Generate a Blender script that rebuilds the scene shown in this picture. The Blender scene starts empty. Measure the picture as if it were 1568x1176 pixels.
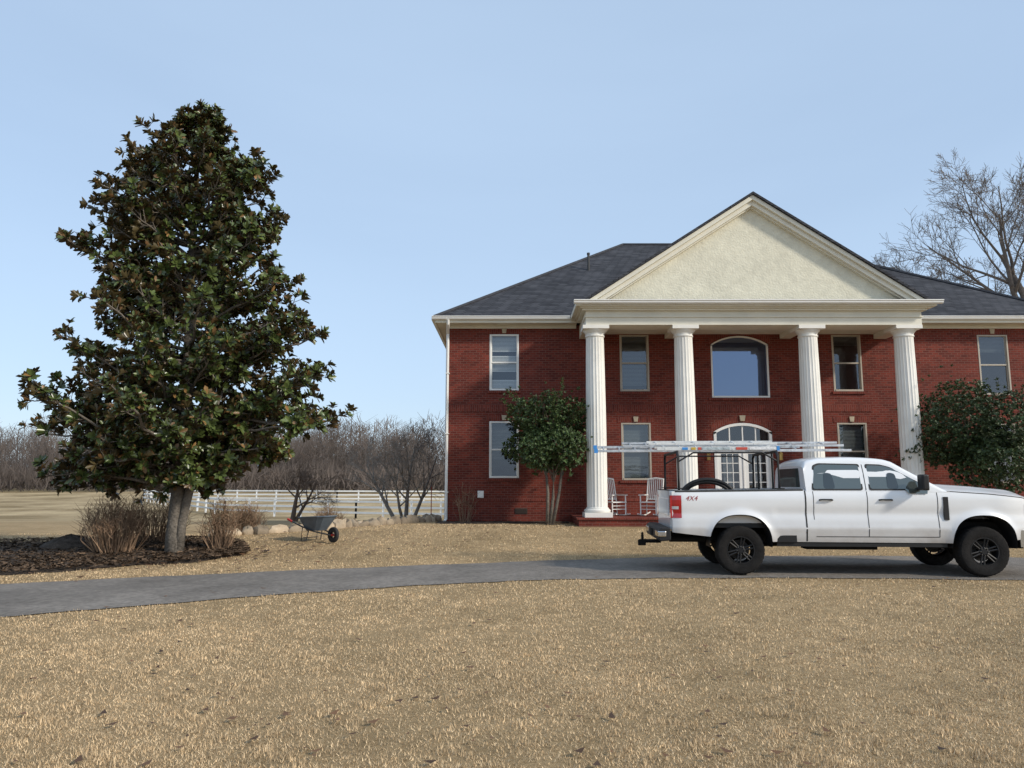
import bpy, math, random
import numpy as np
from mathutils import Vector, Matrix
random.seed(7); rng=np.random.default_rng(7)
sc=bpy.context.scene
R=math.radians
# ------------------------------------------------------------ materials
def M(name,col,rough=.6,var=.15,ns=4.0,bump=0.0,bs=60.0,metal=0.0,spec=.5,coat=0.0,island=0.0,back=None,ns2=None,dirt=None):
    m=bpy.data.materials.new(name); m.use_nodes=True; nt=m.node_tree; N=nt.nodes; L=nt.links
    b=N['Principled BSDF']; b.inputs['Roughness'].default_value=rough; b.inputs['Metallic'].default_value=metal
    b.inputs['Specular IOR Level'].default_value=spec; b.inputs['Coat Weight'].default_value=coat
    tc=N.new('ShaderNodeTexCoord'); n=N.new('ShaderNodeTexNoise'); n.inputs['Scale'].default_value=ns; n.inputs['Detail'].default_value=6
    n.inputs['Roughness'].default_value=.65
    L.new(tc.outputs['Object'],n.inputs['Vector'])
    mr=N.new('ShaderNodeMapRange'); mr.inputs[1].default_value=.3; mr.inputs[2].default_value=.7; mr.inputs[3].default_value=1-var; mr.inputs[4].default_value=1+var
    L.new(n.outputs['Fac'],mr.inputs[0])
    vm=N.new('ShaderNodeVectorMath'); vm.operation='SCALE'; vm.inputs[0].default_value=col[:3]; L.new(mr.outputs[0],vm.inputs['Scale'])
    out=vm.outputs[0]
    if ns2:
        n2=N.new('ShaderNodeTexNoise'); n2.inputs['Scale'].default_value=ns2; n2.inputs['Detail'].default_value=4
        L.new(tc.outputs['Object'],n2.inputs['Vector'])
        m2=N.new('ShaderNodeMapRange'); m2.inputs[1].default_value=.3; m2.inputs[2].default_value=.7; m2.inputs[3].default_value=1-var*.8; m2.inputs[4].default_value=1+var*.8
        L.new(n2.outputs['Fac'],m2.inputs[0])
        v2=N.new('ShaderNodeVectorMath'); v2.operation='SCALE'; L.new(out,v2.inputs[0]); L.new(m2.outputs[0],v2.inputs['Scale']); out=v2.outputs[0]
    if island>0:
        g=N.new('ShaderNodeNewGeometry'); m3=N.new('ShaderNodeMapRange'); m3.inputs[3].default_value=1-island; m3.inputs[4].default_value=1+island
        L.new(g.outputs['Random Per Island'],m3.inputs[0])
        v3=N.new('ShaderNodeVectorMath'); v3.operation='SCALE'; L.new(out,v3.inputs[0]); L.new(m3.outputs[0],v3.inputs['Scale']); out=v3.outputs[0]
        if back:
            mx=N.new('ShaderNodeMix'); mx.data_type='RGBA'; L.new(g.outputs['Backfacing'],mx.inputs[0]); L.new(out,mx.inputs[6]); mx.inputs[7].default_value=(*back,1); out=mx.outputs[2]
    if dirt:
        sx=N.new('ShaderNodeSeparateXYZ'); L.new(tc.outputs['Object'],sx.inputs[0])
        md=N.new('ShaderNodeMapRange'); md.inputs[1].default_value=dirt[0]; md.inputs[2].default_value=dirt[1]; md.inputs[3].default_value=dirt[2]; md.inputs[4].default_value=0
        L.new(sx.outputs[2],md.inputs[0])
        mm=N.new('ShaderNodeMath'); mm.operation='MULTIPLY'; L.new(md.outputs[0],mm.inputs[0]); L.new(n.outputs['Fac'],mm.inputs[1])
        mx=N.new('ShaderNodeMix'); mx.data_type='RGBA'; L.new(mm.outputs[0],mx.inputs[0]); L.new(out,mx.inputs[6]); mx.inputs[7].default_value=(.16,.12,.085,1); out=mx.outputs[2]
    L.new(out,b.inputs['Base Color'])
    if bump>0:
        nb=N.new('ShaderNodeTexNoise'); nb.inputs['Scale'].default_value=bs; nb.inputs['Detail'].default_value=5
        L.new(tc.outputs['Object'],nb.inputs['Vector'])
        bp=N.new('ShaderNodeBump'); bp.inputs['Strength'].default_value=bump; bp.inputs['Distance'].default_value=.03
        L.new(nb.outputs['Fac'],bp.inputs['Height']); L.new(bp.outputs[0],b.inputs['Normal'])
    return m
def brickmat(name,c1,c2,cm,w,h,ms,zs=1.0,swap=False,rough=.85,bump=.5,var=.25):
    m=bpy.data.materials.new(name); m.use_nodes=True; nt=m.node_tree; N=nt.nodes; L=nt.links
    b=N['Principled BSDF']; b.inputs['Roughness'].default_value=rough; b.inputs['Specular IOR Level'].default_value=.25
    tc=N.new('ShaderNodeTexCoord'); s=N.new('ShaderNodeSeparateXYZ'); L.new(tc.outputs['Object'],s.inputs[0])
    a=N.new('ShaderNodeMath'); a.operation='ADD'; L.new(s.outputs[0],a.inputs[0]); L.new(s.outputs[1],a.inputs[1])
    z=N.new('ShaderNodeMath'); z.operation='MULTIPLY'; z.inputs[1].default_value=zs; L.new(s.outputs[2],z.inputs[0])
    c=N.new('ShaderNodeCombineXYZ')
    L.new((z if swap else a).outputs[0],c.inputs[0]); L.new((a if swap else z).outputs[0],c.inputs[1])
    t=N.new('ShaderNodeTexBrick'); t.inputs['Scale'].default_value=1; t.inputs['Brick Width'].default_value=w; t.inputs['Row Height'].default_value=h
    t.inputs['Mortar Size'].default_value=ms; t.inputs['Mortar Smooth'].default_value=.2; t.inputs['Bias'].default_value=0
    t.inputs['Color1'].default_value=(*c1,1); t.inputs['Color2'].default_value=(*c2,1); t.inputs['Mortar'].default_value=(*cm,1)
    L.new(c.outputs[0],t.inputs['Vector'])
    n=N.new('ShaderNodeTexNoise'); n.inputs['Scale'].default_value=.9; n.inputs['Detail'].default_value=8; n.inputs['Roughness'].default_value=.7
    L.new(tc.outputs['Object'],n.inputs['Vector'])
    mr=N.new('ShaderNodeMapRange'); mr.inputs[1].default_value=.3; mr.inputs[2].default_value=.7; mr.inputs[3].default_value=1-var; mr.inputs[4].default_value=1+var
    L.new(n.outputs['Fac'],mr.inputs[0])
    v=N.new('ShaderNodeVectorMath'); v.operation='SCALE'; L.new(t.outputs['Color'],v.inputs[0]); L.new(mr.outputs[0],v.inputs['Scale'])
    L.new(v.outputs[0],b.inputs['Base Color'])
    bp=N.new('ShaderNodeBump'); bp.invert=True; bp.inputs['Strength'].default_value=bump; bp.inputs['Distance'].default_value=.008
    L.new(t.outputs['Fac'],bp.inputs['Height']); L.new(bp.outputs[0],b.inputs['Normal'])
    return m
def glassmat(name,tint,refl,rough=.03,transp=True,gcol=(.85,.9,1),wob=.06):
    m=bpy.data.materials.new(name); m.use_nodes=True; nt=m.node_tree; N=nt.nodes; L=nt.links
    N.remove(N['Principled BSDF']); o=N['Material Output']
    t=N.new('ShaderNodeBsdfTransparent') if transp else N.new('ShaderNodeBsdfDiffuse')
    t.inputs['Color'].default_value=(*tint,1)
    g=N.new('ShaderNodeBsdfGlossy'); g.inputs['Roughness'].default_value=rough; g.inputs['Color'].default_value=(*gcol,1)
    tc=N.new('ShaderNodeTexCoord'); n=N.new('ShaderNodeTexNoise'); n.inputs['Scale'].default_value=1.3; L.new(tc.outputs['Object'],n.inputs['Vector'])
    bp=N.new('ShaderNodeBump'); bp.inputs['Strength'].default_value=wob; bp.inputs['Distance'].default_value=.03; L.new(n.outputs['Fac'],bp.inputs['Height']); L.new(bp.outputs[0],g.inputs['Normal'])
    x=N.new('ShaderNodeMixShader'); x.inputs[0].default_value=refl
    L.new(t.outputs[0],x.inputs[1]); L.new(g.outputs[0],x.inputs[2]); L.new(x.outputs[0],o.inputs['Surface'])
    return m
# ------------------------------------------------------------ mesh helpers
def empty(name,loc=(0,0,0),rz=0):
    e=bpy.data.objects.new(name,None); sc.collection.objects.link(e); e.location=loc; e.rotation_euler=(0,0,rz); return e
class MB:
    def __init__(s): s.v=[]; s.f=[]; s.mi=[]; s.cur=0
    def face(s,pts):
        i=len(s.v); s.v+= [tuple(p) for p in pts]; s.f.append(tuple(range(i,i+len(pts)))); s.mi.append(s.cur)
    def box(s,x0,x1,y0,y1,z0,z1):
        i=len(s.v)
        s.v+=[(x0,y0,z0),(x1,y0,z0),(x1,y1,z0),(x0,y1,z0),(x0,y0,z1),(x1,y0,z1),(x1,y1,z1),(x0,y1,z1)]
        for q in ((0,3,2,1),(4,5,6,7),(0,1,5,4),(1,2,6,5),(2,3,7,6),(3,0,4,7)): s.f.append(tuple(i+k for k in q)); s.mi.append(s.cur)
    def tube(s,pts,rs,n=8,cap=True):
        base=len(s.v); K=len(pts)
        pts=[Vector(p) for p in pts]
        for k,p in enumerate(pts):
            d=(pts[min(k+1,K-1)]-pts[max(k-1,0)])
            if d.length<1e-6: d=Vector((0,0,1))
            d.normalize(); a=d.cross(Vector((0,0,1)));
            if a.length<.05: a=d.cross(Vector((1,0,0)))
            a.normalize(); b=d.cross(a)
            r=rs[k] if hasattr(rs,'__len__') else rs
            for j in range(n):
                t=2*math.pi*j/n; q=p+a*(r*math.cos(t))+b*(r*math.sin(t)); s.v.append(tuple(q))
        for k in range(K-1):
            for j in range(n):
                j2=(j+1)%n; s.f.append((base+k*n+j,base+k*n+j2,base+(k+1)*n+j2,base+(k+1)*n+j)); s.mi.append(s.cur)
        if cap:
            s.f.append(tuple(base+j for j in range(n))[::-1]); s.mi.append(s.cur)
            s.f.append(tuple(base+(K-1)*n+j for j in range(n))); s.mi.append(s.cur)
    def lathe(s,prof,c=(0,0,0),axis='z',n=32,rmod=None):
        base=len(s.v)
        for (r,h) in prof:
            for j in range(n):
                t=2*math.pi*j/n; rr=r*(rmod(t,r,h) if rmod else 1)
                if axis=='z': q=(c[0]+rr*math.cos(t),c[1]+rr*math.sin(t),c[2]+h)
                else: q=(c[0]+rr*math.cos(t),c[1]+h,c[2]+rr*math.sin(t))
                s.v.append(q)
        for k in range(len(prof)-1):
            for j in range(n):
                j2=(j+1)%n; q=(base+k*n+j,base+k*n+j2,base+(k+1)*n+j2,base+(k+1)*n+j)
                s.f.append(q if axis=='z' else q[::-1]); s.mi.append(s.cur)
    def grid(s,P):
        base=len(s.v); nr=len(P); nc=len(P[0])
        for row in P: s.v+=[tuple(p) for p in row]
        for i in range(nr-1):
            for j in range(nc-1):
                a=base+i*nc+j; s.f.append((a,a+1,a+nc+1,a+nc)); s.mi.append(s.cur)
    def prism(s,poly,y0,y1):
        n=len(poly); i=len(s.v)
        s.v+=[(x,y0,z) for x,z in poly]+[(x,y1,z) for x,z in poly]
        s.f.append(tuple(range(i,i+n))); s.mi.append(s.cur)
        s.f.append(tuple(range(i+n,i+2*n))[::-1]); s.mi.append(s.cur)
        for k in range(n):
            k2=(k+1)%n; s.f.append((i+k,i+n+k,i+n+k2,i+k2)); s.mi.append(s.cur)
    def shift(s,dx): s.v=[(x+dx,y,z) for x,y,z in s.v]; return s
    def build(s,name,mats,parent=None,smooth=False,bevel=0,fixn=True,auto=None):
        me=bpy.data.meshes.new(name); me.from_pydata(s.v,[],s.f)
        if not isinstance(mats,(list,tuple)): mats=[mats]
        for m in mats: me.materials.append(m)
        if len(mats)>1: me.polygons.foreach_set('material_index',s.mi)
        if fixn:
            import bmesh
            bm=bmesh.new(); bm.from_mesh(me); bmesh.ops.recalc_face_normals(bm,faces=bm.faces[:]); bm.to_mesh(me); bm.free()
        if smooth:
            me.polygons.foreach_set('use_smooth',[True]*len(me.polygons))
            if auto:
                try: me.set_sharp_from_angle(angle=R(auto))
                except Exception: pass
        me.update(); o=bpy.data.objects.new(name,me); sc.collection.objects.link(o)
        if parent: o.parent=parent
        if bevel:
            b=o.modifiers.new('b','BEVEL'); b.width=bevel; b.segments=2; b.limit_method='ANGLE'; b.angle_limit=R(40)
        return o
def npmesh(name,V,F,mats,parent=None,mi=None):
    me=bpy.data.meshes.new(name); V=np.asarray(V,dtype=np.float32); F=np.asarray(F,dtype=np.int32); k=F.shape[1]
    me.vertices.add(len(V)); me.vertices.foreach_set('co',V.ravel())
    me.loops.add(F.size); me.loops.foreach_set('vertex_index',F.ravel())
    me.polygons.add(len(F)); me.polygons.foreach_set('loop_start',np.arange(0,F.size,k,dtype=np.int32))
    try: me.polygons.foreach_set('loop_total',np.full(len(F),k,dtype=np.int32))
    except Exception: pass
    if not isinstance(mats,(list,tuple)): mats=[mats]
    for m in mats: me.materials.append(m)
    if mi is not None: me.polygons.foreach_set('material_index',np.asarray(mi,dtype=np.int32))
    me.update(calc_edges=True); o=bpy.data.objects.new(name,me); sc.collection.objects.link(o)
    if parent: o.parent=parent
    return o
def sstep(a,b,x):
    t=np.clip((x-a)/(b-a),0,1); return t*t*(3-2*t)
# ------------------------------------------------------------ terrain
SX=[-60,-14,-10,-7.6,-5.4,-3.75,-2.35]; SY=[19,19.2,19.0,19.4,20.7,23.4,25.6]
def H(x,y):
    x=np.asarray(x,float); y=np.asarray(y,float)
    h=.35*sstep(14,22,y)
    line=np.interp(x,SX,SY)
    drop=.3*sstep(0.05,1.2,y-line)*sstep(-1.2,-2.6,x)
    h=h-drop
    h=h-1.15*sstep(27,60,y)+ .5*sstep(60,90,y)+1.5*sstep(88,140,y)
    h=h+.05*np.sin(x*.11+1)*np.sin(y*.07)*sstep(24,45,y)
    return h
def Hs(x,y): return float(H(x,y))
RX=[-24,-14,-10,-6.17,-3.6,0,3.6,8.8,14,24]
RN=[1.5,4.9,7.2,9.2,10.9,12.55,12.95,12.6,11.6,8.2]
RF=[5.0,8.6,11.2,13.1,14.2,15.3,16.0,16.1,15.3,12.4]
def smooth_interp(X,xs,ys):
    xs=np.array(xs,float); ys=np.array(ys,float); X=np.asarray(X,float)
    m=np.gradient(ys,xs); i=np.clip(np.searchsorted(xs,X)-1,0,len(xs)-2)
    h=xs[i+1]-xs[i]; t=np.clip((X-xs[i])/h,0,1)
    return (2*t**3-3*t**2+1)*ys[i]+(t**3-2*t**2+t)*h*m[i]+(-2*t**3+3*t**2)*ys[i+1]+(t**3-t**2)*h*m[i+1]
def rn(x): return smooth_interp(x,RX,RN)+.03*np.sin(np.asarray(x)*3.1)+.025*np.sin(np.asarray(x)*7.7+1)
def rf(x): return smooth_interp(x,RX,RF)+.03*np.sin(np.asarray(x)*2.7)+.025*np.sin(np.asarray(x)*8.3+2)
def groundmat():
    m=bpy.data.materials.new('dormant_lawn'); m.use_nodes=True; nt=m.node_tree; N=nt.nodes; L=nt.links
    b=N['Principled BSDF']; b.inputs['Roughness'].default_value=.95; b.inputs['Specular IOR Level'].default_value=.1
    tc=N.new('ShaderNodeTexCoord')
    def noise(s,d=6,r=.6):
        n=N.new('ShaderNodeTexNoise'); n.inputs['Scale'].default_value=s; n.inputs['Detail'].default_value=d; n.inputs['Roughness'].default_value=r; L.new(tc.outputs['Object'],n.inputs['Vector']); return n.outputs['Fac']
    def ramp(f,a,b_,ca,cb):
        c=N.new('ShaderNodeValToRGB'); c.color_ramp.elements[0].position=a; c.color_ramp.elements[1].position=b_; c.color_ramp.elements[0].color=(*ca,1); c.color_ramp.elements[1].color=(*cb,1); L.new(f,c.inputs[0]); return c.outputs[0]
    def mul(a,b2):
        x=N.new('ShaderNodeMix'); x.data_type='RGBA'; x.blend_type='MULTIPLY'; x.inputs[0].default_value=1; L.new(a,x.inputs[6]); L.new(b2,x.inputs[7]); return x.outputs[2]
    fine=ramp(noise(30,8,.78),.33,.68,(.25,.17,.092),(.55,.41,.24))
    mid=ramp(noise(3.0,6,.7),.3,.7,(.78,.76,.73),(1.12,1.12,1.12))
    big=ramp(noise(.45,5),.32,.68,(.82,.81,.77),(1.12,1.10,1.07))
    c=mul(mul(fine,mid),big)
    s=N.new('ShaderNodeSeparateXYZ'); L.new(tc.outputs['Object'],s.inputs[0])
    mr=N.new('ShaderNodeMapRange'); mr.inputs[1].default_value=26; mr.inputs[2].default_value=40; L.new(s.outputs[1],mr.inputs[0])
    far=ramp(noise(.14,7,.62),.38,.62,(.25,.185,.10),(.50,.385,.23))
    far=mul(far,mid)
    x=N.new('ShaderNodeMix'); x.data_type='RGBA'; L.new(mr.outputs[0],x.inputs[0]); L.new(c,x.inputs[6]); L.new(far,x.inputs[7])
    L.new(x.outputs[2],b.inputs['Base Color'])
    bp=N.new('ShaderNodeBump'); bp.inputs['Strength'].default_value=.8; bp.inputs['Distance'].default_value=.03; L.new(noise(38,6,.8),bp.inputs['Height']); L.new(bp.outputs[0],b.inputs['Normal'])
    return m
gm=groundmat()
xs=np.unique(np.concatenate([np.linspace(-1500,-60,20),np.linspace(-60,-20,30),np.arange(-20,20,.4),np.linspace(20,60,30),np.linspace(60,1500,20)]))
ys=np.unique(np.concatenate([np.linspace(-300,-2,12),np.arange(-2,32,.4),np.linspace(32,150,70),np.linspace(160,2500,20)]))
X,Y=np.meshgrid(xs,ys); Z=H(X,Y)
V=np.stack([X.ravel(),Y.ravel(),Z.ravel()],1); nc=len(xs); nr=len(ys)
I,J=np.meshgrid(np.arange(nr-1),np.arange(nc-1),indexing='ij'); a=(I*nc+J).ravel()
g=npmesh('ground',V,np.stack([a,a+1,a+nc+1,a+nc],1),gm)
g.data.polygons.foreach_set('use_smooth',[True]*len(g.data.polygons))
asph=M('asphalt',(.215,.192,.168),.92,.26,.8,.6,90,ns2=14,spec=.12)
rx=np.arange(-24,24,.25); T=np.linspace(0,1,14); P=[]
for t in T:
    yy=rn(rx)*(1-t)+rf(rx)*t; P.append(np.stack([rx,yy,H(rx,yy)+.012+.03*(1-(2*t-1)**2)],1))
V=np.concatenate(P); nc=len(rx); I,J=np.meshgrid(np.arange(len(T)-1),np.arange(nc-1),indexing='ij'); a=(I*nc+J).ravel()
npmesh('asphalt_driveway',V,np.stack([a,a+1,a+nc+1,a+nc],1),asph)
def inmulch(x,y):
    far=smooth_interp(x,[-24,-14,-10,-7.8,-6.4,-5.7],[12,18.0,18.4,18.7,17.9,16.4])
    near=smooth_interp(x,[-24,-12,-9,-7.0,-6.3,-5.7],[6.6,11.0,13.2,15.0,15.4,16.4])
    return near,far
mul_=M('mulch',(.070,.054,.042),.95,.5,9,1.0,40,ns2=60,spec=.1)
mx=np.arange(-22,-5.7,.12); n_,f_=inmulch(mx,0); P=[]
n_=np.maximum(n_,rf(mx)+.3)+.10*np.sin(mx*4)+.06*np.sin(mx*11); f_=np.maximum(f_,n_)
for t in np.linspace(0,1,30):
    yy=n_*(1-t)+f_*t
    e=np.clip(np.minimum(t,1-t)*8,0,1); P.append(np.stack([mx,yy,H(mx,yy)+.008+e*(.03+.06*rng.random(len(mx)))],1))
V=np.concatenate(P); nc=len(mx); I,J=np.meshgrid(np.arange(29),np.arange(nc-1),indexing='ij'); a=(I*nc+J).ravel()
npmesh('mulch_bed',V,np.stack([a,a+1,a+nc+1,a+nc],1),mul_)
def chips(n):
    V=[];F=[]
    while len(F)<n:
        x=random.uniform(-14,-5.6); nr_,fr_=inmulch(np.array([x]),0); nr_=max(float(nr_[0]),float(rf(np.array([x]))[0])+.3); fr_=float(fr_[0])
        if fr_<=nr_: continue
        y=random.uniform(nr_-.12,fr_+.1); z=Hs(x,y)+.06; a=random.uniform(0,6.28); l=random.uniform(.02,.06); w=random.uniform(.008,.02); c,s=math.cos(a),math.sin(a); i=len(V)
        for u,v in ((-l,-w),(l,-w),(l,w),(-l,w)): V.append((x+u*c-v*s,y+u*s+v*c,z+random.uniform(0,.05)))
        F.append((i,i+1,i+2,i+3))
    return npmesh('bark_chips',V,F,M('bark_chip',(.10,.068,.045),.95,.3,5,island=.75,spec=.1))
chips(11000)
P=[]; hx=np.arange(-2.4,1.9,.1)
for t in np.linspace(0,1,10):
    yy=(23.6+.15*np.sin(hx*1.3))*(1-t)+24.6*t; P.append(np.stack([hx,yy,H(hx,yy)+.01+.04*rng.random(len(hx))*(1 if t>0 else 0)],1))
V=np.concatenate(P); nc=len(hx); I,J=np.meshgrid(np.arange(9),np.arange(nc-1),indexing='ij'); a=(I*nc+J).ravel()
npmesh('mulch_bed',V,np.stack([a,a+1,a+nc+1,a+nc],1),mul_)
mb=MB(); P=[]
for r in np.linspace(0,1,12):
    P.append([( -10.0+r*.8*math.cos(t)*(1+.15*math.sin(3*t)),17.2+r*.6*math.sin(t),Hs(-10.0,17.2)+.02+.26*(1-r**1.6)+.07*random.random()*(1-r)) for t in np.linspace(0,2*math.pi,34)])
mb.grid(P); mb.build('dirt_mound',mul_,smooth=True)
def blades(n,y0,y1):
    y=y0*(y1/y0)**rng.random(n); x=(rng.random(n)*2-1)*(y*.74+.6)
    near,far=inmulch(x,y)
    ok=~((y>rn(x)-.02+.09*rng.random(n))&(y<rf(x)+.02-.09*rng.random(n)))
    ok&=~((x<-5.7)&(y>near-.05+.2*rng.random(n))&(y<far))
    ok&=~((y>23.5)&(x>-2.4)) & ~((y>21.2)&(x>1.8))
    pat=np.sin(x*1.7+1.3*np.sin(y*1.1))+np.sin(y*1.9+1.5*np.sin(x*.8+2))+.7*np.sin(x*4.1-y*3.3)
    ok&=rng.random(n)<np.clip(.82+.16*pat,.4,1)
    x=x[ok];y=y[ok];n=len(x)
    clump=np.sin(x*9+np.sin(y*7)*2)*np.sin(y*8+x*3)+.6*np.sin(x*23+y*5)*np.sin(y*21-x*6)
    z=H(x,y); w=(.0016+.00040*y)*(.6+.8*rng.random(n)); hgt=(.009+.014*rng.random(n)+.008*(clump>.7))*(1+.3*clump)
    th=rng.random(n)*2*np.pi; ln=1.1*rng.random(n)*.024; th2=rng.random(n)*2*np.pi
    dx=np.cos(th)*w;dy=np.sin(th)*w
    V=np.empty((n,3,3)); V[:,0]=np.stack([x-dx,y-dy,z-.004],1); V[:,1]=np.stack([x+dx,y+dy,z-.004],1)
    V[:,2]=np.stack([x+np.cos(th2)*ln,y+np.sin(th2)*ln,z+hgt],1)
    return V.reshape(-1,3)
V=blades(400000,4.0,23.5)
npmesh('grass',V,np.arange(len(V)).reshape(-1,3),M('dry_grass_blade',(.60,.45,.275),.8,.18,.9,island=.42,spec=.2,ns2=6))
def leafscatter(name,n,fx,size,mat):
    V=[];F=[]
    for i in range(n):
        x,y=fx(); z=Hs(x,y)+.02+.012*random.random(); s=size*random.uniform(.5,1.4); a=random.uniform(0,6.28); c,si=math.cos(a),math.sin(a)
        for (u,v,w) in ((-1,0,.25),(0,-.5,0),(1,0,.35),(0,.5,.05)):
            V.append((x+s*(u*c-v*si),y+s*(u*si+v*c),z+w*s*random.uniform(.4,1.4)))
        F.append((4*i,4*i+1,4*i+2,4*i+3))
    return npmesh(name,V,F,mat)
lm=M('dead_leaf',(.13,.065,.03),.7,.3,5,island=.6)
def fl():
    y=4.4*(13/4.4)**random.random(); return random.uniform(-1,1)*y*.72,y
leafscatter('dead_leaves',190,fl,.037,lm)
def fl2(): return random.gauss(-8.3,2.0),random.gauss(16.4,1.2)
leafscatter('dead_leaves',800,fl2,.06,lm)
def fl3():
    x=random.uniform(-7,0); return x,random.uniform(17,22)
leafscatter('dead_leaves',140,fl3,.045,lm)
# ------------------------------------------------------------ HOUSE
brick=brickmat('red_brick',(.190,.036,.023),(.105,.021,.015),(.17,.078,.060),.21,.075,.009)
brickv=brickmat('red_brick_soldier',(.195,.040,.026),(.12,.025,.018),(.18,.08,.062),.22,.07,.008,swap=True)
shing=brickmat('shingles',(.034,.036,.043),(.066,.068,.077),(.014,.014,.016),.33,.14,.012,zs=1.8,rough=.95,bump=.6,var=.3)
cream=M('cream_paint',(.72,.69,.58),.55,.07,1.5,.05,30)
stuc=M('cream_stucco',(.68,.65,.52),.9,.08,1.1,.5,18,ns2=6)
white=M('white_trim',(.80,.79,.75),.45,.05,3)
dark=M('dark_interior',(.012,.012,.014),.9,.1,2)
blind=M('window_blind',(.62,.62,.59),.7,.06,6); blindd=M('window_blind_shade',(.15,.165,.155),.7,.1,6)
glass=glassmat('window_glass',(.80,.84,.86),.11,wob=.12)
glassA=glassmat('arched_window_glass',(.2,.24,.3),.28,gcol=(.55,.68,.95),wob=.0)  # blue put into tint and gloss to strengthen the sky's reflection
bronze=M('brass',(.55,.36,.12),.35,.1,8,metal=.8)
house=empty('brick_house',(0,0,0))
WY=24.5; XL=-2.2; XR=18.8; ZB=-1.6; ZT=6.86
wins=[(-.26,1.77,3.63,.98,1),(-.26,4.65,6.55,.98,1),(4.08,1.70,3.58,.98,0),(4.08,4.62,6.53,.98,0),
      (11.20,1.70,3.58,.98,0),(11.17,4.62,6.53,.98,0),(16.07,4.50,6.53,1.02,0),(16.07,1.60,3.55,1.02,0)]
ops=[(c-w/2,c+w/2,a,b) for c,a,b,w,_ in wins]+[(6.63,8.55,4.41,6.50),(6.63,8.55,.62,3.58)]
ex=sorted(set([XL,XR]+[o[0] for o in ops]+[o[1] for o in ops])); ez=sorted(set([ZB,ZT]+[o[2] for o in ops]+[o[3] for o in ops]))
mb=MB()
for i in range(len(ex)-1):
    for j in range(len(ez)-1):
        cx=(ex[i]+ex[i+1])/2; cz=(ez[j]+ez[j+1])/2
        if any(o[0]<cx<o[1] and o[2]<cz<o[3] for o in ops): continue
        mb.face([(ex[i],WY,ez[j]),(ex[i+1],WY,ez[j]),(ex[i+1],WY,ez[j+1]),(ex[i],WY,ez[j+1])])
for (a,b,c,d) in ops:
    y1=WY+.16
    mb.face([(a,WY,c),(a,y1,c),(a,y1,d),(a,WY,d)]); mb.face([(b,WY,c),(b,y1,c),(b,y1,d),(b,WY,d)])
    mb.face([(a,WY,c),(b,WY,c),(b,y1,c),(a,y1,c)]); mb.face([(a,WY,d),(b,WY,d),(b,y1,d),(a,y1,d)])
mb.face([(XL,WY,ZB),(XL,38.3,ZB),(XL,38.3,ZT),(XL,WY,ZT)]); mb.face([(XR,WY,ZB),(XR,38.3,ZB),(XR,38.3,ZT),(XR,WY,ZT)])
mb.face([(XL,38.3,ZB),(XR,38.3,ZB),(XR,38.3,ZT),(XL,38.3,ZT)])
def archz(x,c,hw,zs,zc):
    h=zc-zs; Rr=(hw*hw+h*h)/(2*h); return zs+math.sqrt(max(Rr*Rr-(x-c)**2,0))-(Rr-h)
for (zs,zc) in ((6.20,6.495),(3.28,3.575)):
    q=np.linspace(6.63,8.55,21)
    for i in range(20):
        za=archz(q[i],7.59,.96,zs,zc); zb=archz(q[i+1],7.59,.96,zs,zc)
        mb.face([(q[i],WY,za),(q[i+1],WY,zb),(q[i+1],WY,zc+.006),(q[i],WY,zc+.006)])
        mb.face([(q[i],WY,za),(q[i+1],WY,zb),(q[i+1],WY+.16,zb),(q[i],WY+.16,za)])
mb.build('brick_walls',brick,house,fixn=False)
mb=MB()
for c,a,b,w,_ in wins:
    mb.box(c-w/2-.12,c+w/2+.12,WY-.012,WY+.05,b+.004,b+.20)
    mb.box(c-w/2-.06,c+w/2+.06,WY-.05,WY+.1,a-.085,a-.004)
mb.box(6.5,8.68,WY-.05,WY+.1,4.32,4.406)
for x0,x1 in ((XL+.12,1.95),(12.8,XR)):
    mb.box(x0,x1,WY-.022,WY+.03,3.95,4.17)
mb.box(2.7,11.9,WY-.022,WY+.03,3.95,4.17)
mb.box(XL+.12,XR,WY-.018,WY+.03,1.02,1.10)
for (zs,zc) in ((6.20,6.495),(3.28,3.575)):
    q=np.linspace(6.55,8.63,17); 
    for i in range(16):
        xm0,xm1=q[i],q[i+1]; hw=1.04
        za=archz(xm0,7.59,hw,zs,zc+.02); zb=archz(xm1,7.59,hw,zs,zc+.02)
        mb.face([(xm0,WY-.012,za),(xm1,WY-.012,zb),(xm1,WY-.012,zb+.22),(xm0,WY-.012,za+.22)])
        mb.face([(xm0,WY-.012,za+.22),(xm1,WY-.012,zb+.22),(xm1,WY+.0,zb+.22),(xm0,WY,za+.22)])
mb.build('brick_trim',brickv,house)
mb=MB()
for c,a,b,w,_ in wins: mb.prism([(c-.06,b+.03),(c+.06,b+.03),(c+.085,b+.20),(c-.085,b+.20)],WY-.05,WY-.013)
for zc in (6.52,3.60): mb.prism([(7.59-.07,zc+.03),(7.59+.07,zc+.03),(7.59+.1,zc+.22),(7.59-.1,zc+.22)],WY-.06,WY-.013)
mb.build('keystones',M('limestone_keystone',(.45,.38,.27),.8,.15,8),house,bevel=.006)
frW=MB(); gl=MB(); bl=MB(); bx=MB()
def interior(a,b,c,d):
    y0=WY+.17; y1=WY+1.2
    for q in ([(a,y1,c),(b,y1,c),(b,y1,d),(a,y1,d)],[(a,y0,c),(a,y1,c),(a,y1,d),(a,y0,d)],[(b,y0,c),(b,y1,c),(b,y1,d),(b,y0,d)],[(a,y0,c),(b,y0,c),(b,y1,c),(a,y1,c)],[(a,y0,d),(b,y0,d),(b,y1,d),(a,y1,d)]): bx.face(q)
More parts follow.
